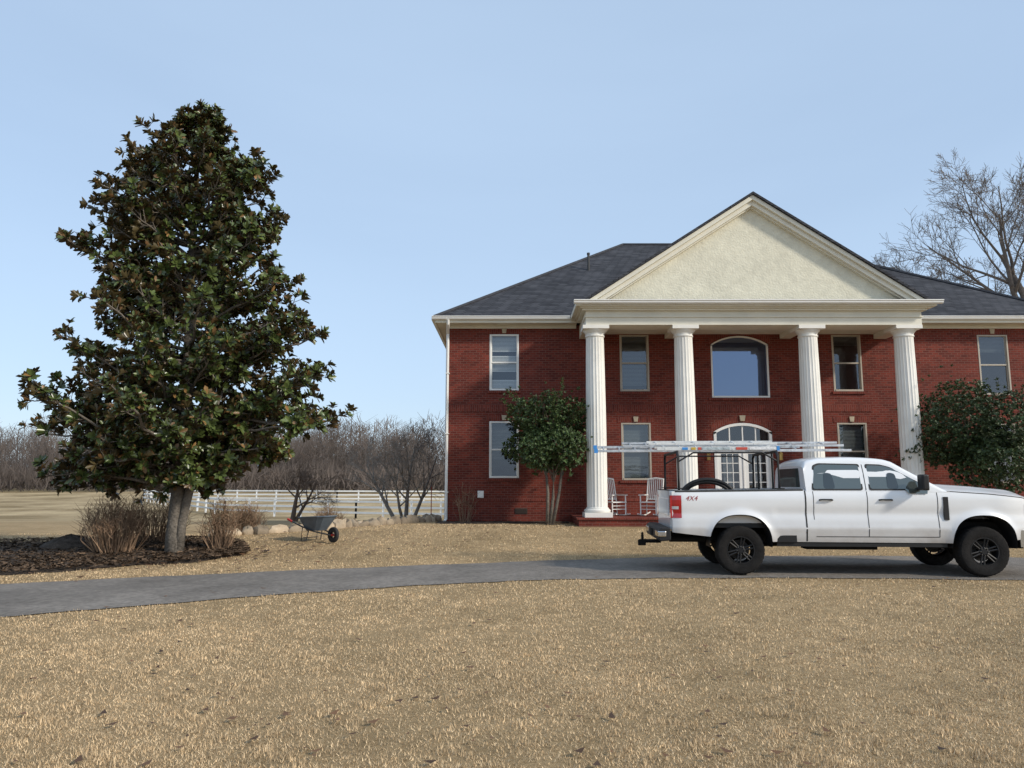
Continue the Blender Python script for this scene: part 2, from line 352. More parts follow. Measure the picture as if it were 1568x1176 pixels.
for k,(c,a,b,w,st) in enumerate(wins):
    x0,x1=c-w/2,c+w/2; t=.055; y0,y1=WY-.008,WY+.10; e=.003
    frW.cur=0 if k<2 else 1
    frW.box(x0+e,x0+t,y0,y1,a+e,b-e); frW.box(x1-t,x1-e,y0,y1,a+e,b-e)
    frW.box(x0+t,x1-t,y0,y1,b-t,b-e); frW.box(x0+t,x1-t,y0-.015,y1,a+e,a+t+.01)
    zm=(a+b)/2
    frW.box(x0+t,x1-t,y0+.03,y1,zm-.025,zm+.025)
    for xx in (x0+t,x1-t-.03): frW.box(xx,xx+.03,y0+.045,y1-.01,a+t+.01,b-t)
    gl.face([(x0+t,WY+.07,a+t),(x1-t,WY+.07,a+t),(x1-t,WY+.07,zm),(x0+t,WY+.07,zm)])
    gl.face([(x0+t,WY+.05,zm),(x1-t,WY+.05,zm),(x1-t,WY+.05,b-t),(x0+t,WY+.05,b-t)])
    interior(x0,x1,a,b)
    zz=b-t; lim={0:a+.62,1:a+.12,2:a+.1,3:a+.2,4:a+.15,5:zm+.6,6:zm+.45,7:a+.1}[k]
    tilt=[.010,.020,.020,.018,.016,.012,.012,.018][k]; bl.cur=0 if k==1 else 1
    while zz>lim:
        gap = (k==1 and (zm-.55<zz<zm-.30 or zm+.25<zz<zm+.40))
        if not gap:
            bl.face([(x0+t+.02,WY+.15,zz-tilt),(x1-t-.02,WY+.15,zz-tilt),(x1-t-.02,WY+.18,zz+tilt),(x0+t+.02,WY+.18,zz+tilt)])
        zz-=.045
frT=M('taupe_frame',(.42,.37,.30),.5,.06,3)
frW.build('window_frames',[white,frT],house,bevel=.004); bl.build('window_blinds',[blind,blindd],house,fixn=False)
fa=MB(); q=np.linspace(6.632,8.548,25)
def archframe(zb,zs,zc,t,y0,y1):
    fa.box(6.633,6.633+t,y0,y1,zb,zs-.001); fa.box(8.547-t,8.547,y0,y1,zb,zs-.001)
    for i in range(24):
        xa,xb=q[i],q[i+1]
        o0=archz(xa,7.59,.96,zs,zc)-.003; o1=archz(xb,7.59,.96,zs,zc)-.003
        i0=o0-t; i1=o1-t
        for yy in (y0,y1): fa.face([(xa,yy,i0),(xb,yy,i1),(xb,yy,o1),(xa,yy,o0)])
        fa.face([(xa,y0,i0),(xb,y0,i1),(xb,y1,i1),(xa,y1,i0)]); fa.face([(xa,y0,o0),(xb,y0,o1),(xb,y1,o1),(xa,y1,o0)])
archframe(4.413,6.20,6.495,.05,WY-.01,WY+.09); fa.box(6.685,8.495,WY-.02,WY+.09,4.413,4.47)
archframe(.63,3.28,3.575,.09,WY-.02,WY+.10)
fa.build('arched_frames',white,house)
ga=MB(); pts=[(6.67,WY+.05,4.46),(8.51,WY+.05,4.46)]+[(x,WY+.05,archz(x,7.59,.96,6.20,6.495)-.03) for x in np.linspace(8.51,6.67,13)]
ga.face(pts); ga.build('arched_window_pane',glassA,house,fixn=False)
interior(6.63,8.55,4.41,6.6)
ga=MB(); ga.face([(6.64,WY+.10,4.43),(8.54,WY+.10,4.43),(8.54,WY+.10,6.49),(6.64,WY+.10,6.49)]); ga.build('arched_window_sky_sheet',M('painted_sky_blue',(.28,.36,.55),.9,.04,2),house,fixn=False)  # added blue sheet behind the pane, painted as the sky's reflection
dr=MB()
dr.box(6.723,8.457,WY-.01,WY+.09,2.72,2.84)
for xx in (7.16,7.59,8.02): dr.box(xx-.02,xx+.02,WY+.02,WY+.07,2.84,archz(xx,7.59,.96,3.28,3.575)-.06)
dr.box(7.565,7.615,WY-.005,WY+.08,.64,2.72)
for x0,x1 in ((6.725,7.563),(7.617,8.455)):
    dr.box(x0,x0+.13,WY+.02,WY+.07,.65,2.715); dr.box(x1-.13,x1,WY+.02,WY+.07,.65,2.715)
    dr.box(x0+.13,x1-.13,WY+.02,WY+.07,2.56,2.715); dr.box(x0+.13,x1-.13,WY+.02,WY+.07,.65,1.02)
    for i in (1,2):
        xx=x0+.13+(x1-x0-.26)*i/3; dr.box(xx-.012,xx+.012,WY+.025,WY+.065,1.02,2.56)
    for i in range(1,5):
        zz=1.02+1.54*i/5; dr.box(x0+.13,x1-.13,WY+.028,WY+.062,zz-.012,zz+.012)
dr.build('front_doors',white,house,bevel=.004)
gl.face([(6.73,WY+.045,.7),(8.45,WY+.045,.7),(8.45,WY+.045,2.72),(6.73,WY+.045,2.72)])
gl.face([(6.73,WY+.045,2.84),(8.45,WY+.045,2.84)]+[(x,WY+.045,archz(x,7.59,.96,3.28,3.575)-.08) for x in np.linspace(8.45,6.73,13)])
gl.build('window_panes',glass,house,fixn=False); interior(6.63,8.55,.62,3.6)
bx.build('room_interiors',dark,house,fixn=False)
mb=MB()
for x0,x1 in ((6.95,7.3),(7.88,8.23)): mb.face([(x0,WY+.14,1.05),(x1,WY+.14,1.05),(x1,WY+.14,2.5),(x0,WY+.14,2.5)])
mb.build('door_curtains',M('curtain',(.12,.13,.13),.9,.25,5),house,fixn=False)
e0,e1,f0,f1=-2.55,19.17,24.0,38.74; rz=11.9; ry=31.37; r0,r1=4.82,11.8; ze=7.03
mb=MB()
mb.face([(e0,f0,ze),(e1,f0,ze),(r1,ry,rz),(r0,ry,rz)]); mb.face([(e1,f1,ze),(e0,f1,ze),(r0,ry,rz),(r1,ry,rz)])
mb.face([(e0,f1,ze),(e0,f0,ze),(r0,ry,rz)]); mb.face([(e1,f0,ze),(e1,f1,ze),(r1,ry,rz)])
mb.build('hip_roof',shing,house,fixn=False)
mb=MB()
for a,b in (((e0,f0,ze),(r0,ry,rz)),((r0,ry,rz),(r1,ry,rz)),((e1,f0,ze),(r1,ry,rz))):
    mb.tube([Vector(a)+Vector((0,0,.01)),Vector(b)+Vector((0,0,.01))],.07,6)
mb.build('ridge_caps',M('ridge_shingle',(.04,.042,.05),.95,.3,5),house)
mb=MB()
for x0,x1 in ((e0+.05,2.15),(12.65,e1-.05)):
    mb.box(x0,x1,f0+.03,WY+.05,6.855,6.90)
    mb.box(x0,x1,f0+.005,f0+.03,6.84,7.0)
    mb.box(x0+.36,x1,WY-.03,WY-.002,6.74,6.853)
for xs0,xs1 in ((e0+.05,XL+.0),(XR,e1-.05)):
    mb.box(xs0,xs1,WY+.051,f1-.05,6.855,6.90)
mb.box(e0+.02,e0+.05,f0+.01,f1,6.84,7.0); mb.box(e1-.05,e1-.02,f0+.01,f1,6.84,7.0)
mb.build('eaves',cream,house,bevel=.004)
mb=MB()
def gutter(x0,x1,yb,z):
    prof=[(0,0),(-.07,0),(-.10,.03),(-.105,.07),(-.13,.09),(-.13,.115),(0,.115)]
    i=len(mb.v)
    for xx in (x0,x1):
        for (dy,dz) in prof: mb.v.append((xx,yb+dy,z+dz))
    n=len(prof)
    for k in range(n):
        k2=(k+1)%n; mb.f.append((i+k,i+k2,i+n+k2,i+n+k)); mb.mi.append(0)
    mb.f.append(tuple(range(i,i+n))); mb.mi.append(0); mb.f.append(tuple(range(i+n,i+2*n))); mb.mi.append(0)
gutter(e0-.08,1.9,f0+.003,6.93); gutter(12.93,e1+.08,f0+.003,6.93)
gutter(1.86,12.95,21.90,6.955)
mb.box(e0-.1,e0-.0,f0+.01,f1,6.93,7.03)
mb.tube([(e0+.45,f0-.06,6.93),(e0+.45,f0-.02,6.80),(XL+.06,WY-.06,6.55),(XL+.06,WY-.06,.45),(XL+.02,WY-.2,.38)],.05,8)
for zz in (5.2,3.2,1.3): mb.box(XL-.0,XL+.13,WY-.115,WY-.002,zz,zz+.03)
mb.build('gutters',white,house)
mb=MB()
mb.box(2.25,12.5,22.25,23.0,6.39,6.62)
mb.box(2.22,12.53,22.21,23.03,6.62,6.66); mb.box(2.25,12.5,22.25,23.0,6.66,6.82)
for x0,x1 in ((2.25,2.65),(12.1,12.5)):
    mb.box(x0+.004,x1,23.031,WY-.003,6.39,6.82)
for xx in (5.29,9.14): mb.box(xx-.18,xx+.18,23.032,WY-.003,6.40,6.548)
mb.box(2.14,12.61,22.12,24.0,6.82,6.87); mb.box(2.05,12.70,22.03,24.0,6.871,6.91); mb.box(1.93,12.82,21.93,23.99,6.911,7.05)
mb.box(2.651,12.099,23.031,WY-.003,6.55,6.60)
ax,az=7.40,10.40; lx,rx_=2.28,12.52; zb=7.07
def rake(w0,w1,y0,y1):
    for sx in (lx,rx_):
        L_=math.hypot(ax-sx,az-zb); dx=abs(ax-sx)/L_
        c=w0/dx; e=w1/dx
        slope=(az-zb)/abs(ax-sx); s=1 if sx<ax else -1
        mb.prism([(sx+s*c/slope,zb),(sx+s*e/slope,zb),(ax,az-e),(ax,az-c)],y0,y1)
rake(.0,.12,21.93,22.25); rake(.121,.25,22.02,22.26); rake(.251,.29,22.12,22.27)
mb.build('entablature',cream,house,bevel=.003)
mb=MB(); mb.face([(2.7,22.24,7.06),(12.1,22.24,7.06),(ax,22.24,az-.2)]); mb.build('pediment_tympanum',stuc,house,fixn=False)
mb=MB()
for s,sx in ((1,lx),(-1,rx_)):
    t=.075; x0,z0=sx-s*.10,zb-.055; 
    mb.prism([(x0,z0),(ax,az+.012),(ax,az+.012+t),(x0-s*.02,z0+t)],21.86,29.9)
mb.face([(2.3,21.93,7.065),(12.5,21.93,7.065),(12.3,22.23,7.16),(2.5,22.23,7.16)])
mb.build('porch_roof',shing,house)
colm=M('column_paint',(.79,.77,.71),.55,.06,2,.1,9)
mb=MB(); NF=20
for cx in (2.56,5.29,9.14,12.10):
    cy=22.62
    def rm(t,r,h):
        if h<.3 or h>5.42: return 1
        return 1-.05*abs(math.sin(NF*t/2))**.6
    pr=[(.31,.22),(.31,.31),(.312,1.5),(.305,3.0),(.29,4.4),(.275,5.40),(.275,5.43)]
    mb.lathe(pr,(cx,cy,.62),n=NF*8,rmod=rm)
    mb.lathe([(.0,.12),(.37,.12),(.395,.15),(.395,.19),(.36,.22),(.34,.225),(.34,.25),(.31,.27)],(cx,cy,.62),n=40)
    mb.lathe([(.275,5.43),(.30,5.45),(.30,5.48),(.28,5.49),(.29,5.55),(.36,5.63),(.37,5.66),(0,5.66)],(cx,cy,.62),n=40)
    mb.box(cx-.41,cx+.41,cy-.40,cy+.40,.603,.74); mb.box(cx-.40,cx+.40,cy-.39,cy+.39,6.281,6.388)
mb.build('columns',colm,house,smooth=True,auto=30)
mb=MB(); mb.box(1.95,12.75,22.02,WY-.005,-.2,.55); mb.box(5.9,9.3,21.35,22.015,-.2,.46)
mb.build('porch_base',brick,house)
mb=MB(); mb.box(1.9,12.8,21.97,WY-.006,.551,.602); mb.build('porch_floor',brickv,house)
mb=MB()
mb.box(.10,.50,WY-.02,WY-.002,.62,.80)
for i in range(5): mb.box(.12,.48,WY-.032,WY-.021,.64+.03*i,.655+.03*i)
mb.build('foundation_vent',M('vent_metal',(.05,.03,.02),.6,.1,5),house)
mb=MB(); mb.box(-1.12,-.92,WY-.07,WY-.002,1.13,1.36); mb.build('meter_box',white,house,bevel=.01)
mb=MB(); mb.tube([(3.0,28.3,9.5),(3.0,28.3,10.5)],.05,10); mb.tube([(3.0,28.3,10.5),(3.0,28.3,10.57)],.062,10); mb.build('roof_vent_pipe',M('pipe',(.03,.03,.03),.6,.1,3),house)
mb=MB(); 
for xx in (6.42,8.78):
    mb.tube([(xx,WY-.1,2.35),(xx,WY-.1,2.55)],.06,6); mb.tube([(xx,WY-.1,2.55),(xx,WY-.1,2.66)],[.075,.01],6); mb.box(xx-.03,xx+.03,WY-.1,WY-.002,2.38,2.44)
mb.build('wall_lanterns',bronze,house)
def chair(x,y,rz):
    e=empty('rocking_chair',(x,y,.604),rz); b=MB()
    for s in (-.26,.26):
        b.tube([(s,-.45,.06),(s,-.2,.02),(s,.1,.015),(s,.45,.09)],.02,6)
        b.tube([(s,-.24,.03),(s,-.24,.62)],.02,6); b.tube([(s,.2,.03),(s,.22,.45),(s,.36,1.12)],.022,6)
        b.box(s-.04,s+.04,-.30,.26,.62,.645)
    b.box(-.27,.27,-.28,.25,.40,.43)
    for zz in (.2,.3): b.tube([(-.26,-.24,zz),(.26,-.24,zz)],.012,6)
    b.tube([(-.27,.37,1.12),(0,.38,1.16),(.27,.37,1.12)],.03,6); b.tube([(-.26,.24,.5),(.26,.24,.5)],.02,6)
    for i in range(7):
        xx=-.2+i*.4/6; b.tube([(xx,.24,.5),(xx,.37,1.12)],.016,5)
    b.build('chair_frame',white,e,smooth=True,auto=40)
chair(3.2,23.6,R(30)); chair(4.35,23.5,R(-35)); chair(10.4,23.6,R(8))
# ------------------------------------------------------------ TREES
bark=M('bark',(.155,.135,.112),.95,.35,5,.9,18,spec=.2,ns2=22)
barkg=M('grey_bark',(.17,.15,.125),.95,.25,6,.6,25,spec=.2)
barko=M('oak_bark',(.19,.165,.145),.95,.25,6,spec=.15)
barkd=M('twig_bark',(.15,.11,.085),.95,.25,3,spec=.15)
def perp(d):
    a=Vector((random.gauss(0,1),random.gauss(0,1),random.gauss(0,1))); a=a-d*a.dot(d); a.normalize(); return a
def branch(mb,p,d,L,r,lvl,maxl,kids=(5,5,4,3),up=.1,wig=.18,ang=(.5,.95),ratio=(.45,.7),rr=.55,sides=(8,6,4,3,3),start=.3,rmin=.004):
    n=max(3,int(6-lvl)); pts=[p.copy()]; ds=[]; d=d.normalized()
    for i in range(n):
        d=(d+perp(d)*random.uniform(0,wig)+Vector((0,0,up))).normalized(); ds.append(d.copy()); pts.append(pts[-1]+d*(L/n))
    rs=[max(r*(1-.75*i/n),rmin*.6) for i in range(n+1)]
    mb.tube(pts,rs,sides[min(lvl,len(sides)-1)],cap=False)
    if lvl>=maxl: return
    K=kids[min(lvl,len(kids)-1)]
    for k in range(K):
        t=start+(1-start)*(k+random.random())/K; t=min(t,.98); i=min(int(t*n),n-1); q=pts[i].lerp(pts[i+1],t*n-i)
        a=random.uniform(*ang); nd=(ds[i]*math.cos(a)+perp(ds[i])*math.sin(a))
        branch(mb,q,nd,L*random.uniform(*ratio)*(1.15-.5*t),max(r*(1-.7*t)*rr,rmin),lvl+1,maxl,kids,up,wig,ang,ratio,rr,sides,start,rmin)
mag=empty('magnolia_tree',(-7.25,16.3,Hs(-7.25,16.3)))
zp=[1.3,1.6,2.16,2.86,3.3,3.75,3.95,4.45,5.0,5.6,6.05,6.8,7.3,7.84,8.5,9.0,9.55,10.0,10.2]
lp=[2.6,2.9,3.1,3.15,3.15,3.1,2.9,2.75,2.65,2.1,2.15,2.8,2.3,2.6,2.1,2.35,.9,.3,.1]
rp=[.5,1.3,2.4,3.65,3.75,3.2,3.0,3.4,3.3,2.6,2.4,2.7,1.7,2.4,1.9,1.4,.9,.4,.2]
mb=MB(); cl=[]
trunk=[(0,0,-.1),(-.02,0,.5),(.04,0,1.3),(.02,.05,2.5),(.1,0,4),(0,0,6),(.02,0,8),(-.02,0,9.4),(-.05,0,10.0)]
mb.tube(trunk,[.20,.165,.15,.14,.12,.09,.06,.03,.015],12)
mb.tube([(.08,0,-.1),(.16,-.05,.7),(.30,-.05,1.5),(.5,-.1,2.4),(.95,-.2,3.6)],[.12,.095,.09,.08,.04],10)
mb.tube([(-.07,.05,0),(-.12,.05,.8),(-.1,.1,1.6),(-.5,.3,2.8)],[.09,.075,.07,.04],8)
az_=0; nl=170
def twigcl(q,nd,L):
    e=q+nd*L; mb.tube([q,q+nd*L*.5+Vector((0,0,-.02)),e],[.014,.011,.007],4,cap=False); cl.append((e,(nd+Vector((0,0,.4))).normalized()))
    for m_ in range(random.choice((2,2,3))):
        v=random.uniform(.3,.9); qq=q.lerp(e,v); n2=(nd*.5+perp(nd)*.9+Vector((0,0,.25))).normalized(); L2=random.uniform(.12,.30); e2=qq+n2*L2
        mb.tube([qq,e2],[.008,.005],3,cap=False); cl.append((e2,(n2+Vector((0,0,.3))).normalized()))
for k in range(nl):
    t=(k+.5)/nl; zt=1.45+8.55*t**1.12; az_+=2.39996+random.uniform(-.3,.3)
    c,s=math.cos(az_),math.sin(az_)
    if k%3==0: c=math.copysign(max(abs(c),.95),c); s=math.copysign(math.sqrt(1-c*c),s)
    rl=np.interp(zt,zp,lp); rr_=np.interp(zt,zp,rp); w=(c+1)/2; w=w*w*(3-2*w)
    rad=max((rl*(1-w)+rr_*w)-.2,.12)*(random.uniform(.88,1.03) if k%3==0 else random.uniform(.55,.95))
    rise=.42*rad if zt>3 else .12*rad
    zs0=max(1.35,zt-rise) if zt<9.2 else zt-.3*rad
    p0=Vector((.02,0,zs0)); p3=Vector((rad*c,rad*s,zt)); p1=p0.lerp(p3,.4)+Vector((0,0,.10*rad if zt<3 else -.06*rad)); n=7
    pts=[]
    for i in range(n+1):
        f=i/n; pts.append(p0*(1-f)**2+p1*(2*f*(1-f))+p3*f*f+(perp(Vector((c,s,0)))*.05*rad*.5 if 0<i<n else Vector((0,0,0))))
    mb.tube(pts,[max(.05*(1-.8*i/n)*(rad/3+.3),.008) for i in range(n+1)],6,cap=False)
    cl.append((pts[-1],((pts[-1]-pts[-2]).normalized()+Vector((0,0,.5))).normalized()))
    ns=int(5+rad*3.8)
    for j in range(ns):
        u=.2+.8*(j+random.random())/ns; u=min(u,.99); i=min(int(u*n),n-1); q=pts[i].lerp(pts[i+1],u*n-i)
        bd=(pts[i+1]-pts[i]).normalized(); side=perp(bd); side.z=abs(side.z)*.6 if random.random()<.6 else side.z*.7
        nd=(bd*.75+side*.9+Vector((0,0,.12))).normalized(); L=random.uniform(.22,.58)*(1.15-.55*u)*(1 if zt<8.8 else .45)
        twigcl(q,nd,L)
mb.build('trunk_and_limbs',bark,mag,smooth=True,fixn=False)
def rosettes(cl,nleaf,L0,W0,spread=(.5,1.25),fold=.2):
    V=[];F=[];c=0
    for (p,d) in cl:
        a=perp(d); b=d.cross(a); ph=random.random()*6.28; sc_=random.uniform(.75,1.15)
        for i in range(random.randint(*nleaf)):
            t=ph+i*2.4; an=random.uniform(*spread); o=a*math.cos(t)+b*math.sin(t)
            ld=d*math.cos(an)+o*math.sin(an); side=d.cross(o).normalized(); up=ld.cross(side)
            if up.dot(d)<0: up=-up
            L=L0*sc_*random.uniform(.75,1.15); W=W0*sc_*random.uniform(.8,1.1); b0=p-d*random.uniform(0,.07)*L0/.18
            drop=Vector((0,0,-.12*L*random.random())); lift=up*W*fold
            P=[b0,b0+ld*L+drop,b0+ld*L*.74+side*W*.46+drop*.6+lift,b0+ld*L*.34+side*W*.40+drop*.2+lift,b0+ld*L*.34-side*W*.40+drop*.2+lift,b0+ld*L*.74-side*W*.46+drop*.6+lift]
            V+=[tuple(q) for q in P]
            nrm=(P[1]-P[0]).cross(P[2]-P[0])
            if nrm.dot(up)>0: F+=[(c,c+1,c+2,c+3),(c,c+4,c+5,c+1)]
            else: F+=[(c,c+3,c+2,c+1),(c,c+1,c+5,c+4)]
            c+=6
    return V,F
V,F=rosettes(cl,(8,12),.175,.080)
mleaf=M('magnolia_leaf',(.070,.095,.026),.30,.35,1.2,island=.55,back=(.085,.066,.030),spec=.5)
mleaf2=M('magnolia_leaf_bronze',(.17,.095,.033),.45,.3,1.2,island=.4,back=(.13,.07,.028))
mi=(rng.random(len(F)//2)<.10).astype(int).repeat(2)
npmesh('foliage',V,F,[mleaf,mleaf2],mag,mi)
def evergreen(name,x,y,zc,rx2,rz2,n,stems,col,seed):
    random.seed(seed); z0=Hs(x,y); e=empty(name,(x,y,z0)); mb=MB(); zc-=z0; cl=[]
    for (bx_,tx,tz) in stems:
        mb.tube([(bx_,0,-.05),((bx_+tx)/2+.05,.03,tz*.5),(tx,0,tz)],[.06,.045,.03],8)
        for k in range(8):
            a=random.uniform(0,6.28); q=Vector((tx,0,tz*random.uniform(.75,1)))
            r=random.uniform(.3,.75); E=Vector((rx2*r*math.cos(a),rx2*.85*r*math.sin(a),zc+rz2*random.uniform(-.6,.7)))
            mb.tube([q,q.lerp(E,.5)+perp(Vector((0,0,1)))*.08,E],[.02,.012,.005],5,cap=False)
    bumps=[(perp(Vector((0,0,1)))*random.uniform(.2,1)+Vector((0,0,random.uniform(-1,1)))).normalized() for _ in range(20)]
    while len(cl)<n:
        d=Vector((random.gauss(0,1),random.gauss(0,1),random.gauss(0,1))).normalized()
        b=max(d.dot(q) for q in bumps); rad=(.52+.62*max(0,(b-.80)/.20))*random.random()**.3
        if random.random()<.06: rad*=1.25
        p=Vector((d.x*rx2*rad,d.y*rx2*.85*rad,zc+d.z*rz2*rad*(1 if d.z>0 else .85)))
        cl.append((p,(d+Vector((0,0,.6))+perp(d)*.5).normalized()))
    for k in range(16):
        a=random.uniform(0,6.28); rr=random.uniform(.5,.8); b=Vector((rx2*.5*math.cos(a),rx2*.4*math.sin(a),zc+rz2*random.uniform(.1,.6))); t=b+Vector((rr*rx2*.7*math.cos(a),rr*rx2*.6*math.sin(a),random.uniform(.2,.6)*rz2))
        mb.tube([b,t],[.006,.002],4,cap=False)
        for v in (.3,.45,.55,.65,.75,.85,.92,1): cl.append((b.lerp(t,v)+perp(Vector((0,0,1)))*.05,Vector((0,0,1))))
    mb.build('stems',bark,e,smooth=True,fixn=False)
    V,F=rosettes(cl,(6,9),.095,.044)
    m=M(name+'_leaf',col,.5,.45,2.2,island=.55,back=(col[0]*1.2,col[1]*1.1,col[2]*1.2),spec=.35)
    npmesh('foliage',V,F,m,e)
evergreen('holly_tree',1.12,22.9,3.10,1.48,1.32,3300,[(-.05,-.1,1.9),(.1,.45,2.0),(.02,.15,1.7)],(.058,.092,.030),3)
evergreen('holly_tree',14.0,22.3,2.85,2.0,1.75,5600,[(-.1,-.3,1.5),(.1,.5,1.6)],(.050,.076,.028),5)
random.seed(11)
def bare(name,x,y,stems,maxl,mat,**kw):
    z0=Hs(x,y); e=empty(name,(x,y,z0)); mb=MB()
    for (p,d,L,r) in stems: branch(mb,Vector(p),Vector(d),L,r,0,maxl,**kw)
    mb.build('branches',mat,e,fixn=False); return e
barkl=M('crepe_bark',(.25,.22,.19),.95,.25,6,spec=.2)
bare('crepe_myrtle_tree',-3.95,27.5,[((-.15,0,-.1),(-.45,.1,1),2.7,.09),((.05,0,-.1),(.1,.2,1),3.0,.09),((.2,.1,-.1),(.55,-.1,1),2.8,.08),((0,.1,-.1),(-.1,-.4,1),2.6,.07)],4,barkl,
     kids=(7,6,5,3),up=.04,ang=(.45,1.0),ratio=(.42,.68),start=.3,rmin=.006)
bare('ornamental_tree',-9.6,33,[((0,0,-.1),(.1,0,1),2.2,.12),((.1,0,-.1),(.5,.2,1),2.0,.09)],4,barkd,kids=(7,6,5,3),up=.02,ang=(.5,1.1),ratio=(.5,.75),start=.3,rmin=.006)
bare('oak_tree',30.3,42,[((0,0,-.3),(-.03,0,1),15.5,.48),((-.1,0,5.5),(-.7,.1,1),9.0,.26),((.1,0,6),(.6,-.2,1),9,.24),((0,0,8.5),(-.45,-.2,1),9,.22)],4,barko,
     kids=(11,7,6,6),up=.05,wig=.2,ang=(.45,.95),ratio=(.42,.64),rr=.52,start=.28,sides=(10,6,4,3,3),rmin=.013)
def shrub(x,y,w,h,n,mat):
    z0=Hs(x,y); e=empty('bare_shrub',(x,y,z0)); mb=MB()
    for i in range(n):
        a=random.uniform(0,6.28); r=random.random()**.6
        d=Vector((math.cos(a)*w*r,math.sin(a)*w*r*.8,h*random.uniform(.5,1.05)*(1-.3*r*r))); b=Vector((math.cos(a)*w*.5*r,math.sin(a)*w*.45*r,0))
        m1=b+(d-b)*.5+Vector((random.gauss(0,.08),random.gauss(0,.08),.05))
        mb.tube([b,m1,d],[.009,.006,.003],3,cap=False)
        for k in range(4):
            q=m1.lerp(d,random.random()); t=q+Vector((random.gauss(0,.14),random.gauss(0,.14),random.uniform(.05,.25))); mb.tube([q,t],[.005,.002],3,cap=False)
    mb.build('twigs',mat,e,fixn=False)
sm=M('shrub_twig',(.24,.16,.105),.9,.3,3,spec=.1,island=.45)
shrub(-8.55,16.4,.78,1.3,260,sm); shrub(-6.5,16.9,.42,1.2,120,sm); shrub(-8.6,18.2,.9,1.2,160,sm)
shrub(-7.15,20.3,.5,.95,150,sm); shrub(-5.9,24.3,.5,.8,120,sm); shrub(-1.5,24.1,.45,1.3,24,sm)
N=520; V=[];F=[]
def ribbon(p,q,w0,w1):
    i=len(V); V.extend([(p[0]-w0,p[1],p[2]),(p[0]+w0,p[1],p[2]),(q[0]+w1,q[1]+.01,q[2]),(q[0]-w1,q[1]+.01,q[2])]); F.append((i,i+1,i+2,i+3))
for k in range(N):
    x=random.uniform(-150,100) if k%4==0 else random.uniform(-105,0); y=random.uniform(118,160)+abs(x)*.05; z=Hs(x,y); h=random.uniform(8.5,14.5)*(1 if random.random()<.8 else .65)
    lean=random.gauss(0,.4); ribbon((x,y,z),(x+lean,y,z+h*.85),.15,.04)
    cr=h*random.uniform(.18,.28); cz=z+h*.52
    for j in range(135):
        a=random.uniform(0,6.28); u=random.random()**.5; ph=random.uniform(-1,1)
        p=(x+lean*.5+cr*u*math.cos(a)*.75,y+cr*u*math.sin(a)*.7,cz+h*.38*ph*(1-.3*u)); L=random.uniform(.8,2.2); s=random.gauss(0,.55)+ .35*math.cos(a)
        ribbon(p,(p[0]+s*L,p[1],p[2]+L*random.uniform(.3,1)),.045,.014)
for j in range(24000):
    x=random.uniform(-125,20); y=random.uniform(112,135)+abs(x)*.05; z=Hs(x,y)+random.uniform(0,2.5); L=random.uniform(.8,2.8); ribbon((x,y,z),(x+random.gauss(0,1.0),y,z+L),.09,.02)
npmesh('distant_tree_line',V,F,M('winter_wood',(.15,.122,.105),.95,.45,.07,island=.4,spec=.05))
# ------------------------------------------------------------ FENCES
fw=M('fence_paint',(.80,.80,.78),.5,.06,2)
def fence(pts,h=1.3,rails=3):
    e=empty('white_rail_fence'); mb=MB()
    for (a,b) in zip(pts[:-1],pts[1:]):
        a=Vector((*a,0)); b=Vector((*b,0)); L=(b-a).length; n=max(1,int(L/2.4)); P=[a.lerp(b,i/n) for i in range(n+1)]
        for p in P:
            z=Hs(p.x,p.y); mb.box(p.x-.065,p.x+.065,p.y-.065,p.y+.065,z-.2,z+h+.08)
        d=(b-a).normalized(); nn=Vector((-d.y,d.x,0))*.02
        for p,q in zip(P[:-1],P[1:]):
            zp_,zq=Hs(p.x,p.y),Hs(q.x,q.y)
            for r in range(rails):
                zz=h-.02-r*.42
                i=len(mb.v)
                for s in (-1,1):
                    for dz in (-.075,.075):
                        mb.v.append((p.x+s*nn.x,p.y+s*nn.y-.07,zp_+zz+dz)); mb.v.append((q.x+s*nn.x,q.y+s*nn.y-.07,zq+zz+dz))
                for f in ((0,1,3,2),(4,6,7,5),(2,3,7,6),(0,4,5,1),(0,2,6,4),(1,5,7,3)): mb.f.append(tuple(i+t for t in f)); mb.mi.append(0)
    mb.build('rails_and_posts',fw,e)
fence([(-24,63),(-12,58),(4,50),(30,48)],1.3); fence([(-45,92),(-20,86),(10,84),(50,84)],1.35); fence([(-24,63),(-34,76),(-45,92)],1.3)
mb=MB(); mb.tube([(0,0,-.1),(0,0,1.45)],.018,6); mb.build('marker_stake',M('red_plastic',(.55,.05,.03),.5,.1,5)).location=(-3.0,28.0,Hs(-3,28))
stone=M('field_stone',(.34,.27,.19),.9,.35,3,.6,14,island=.45)
mb=MB(); pth=[]
for x in np.arange(-7.7,-2.3,.02): pth.append((x,float(np.interp(x,SX,SY))))
last=pth[0]; want=.3
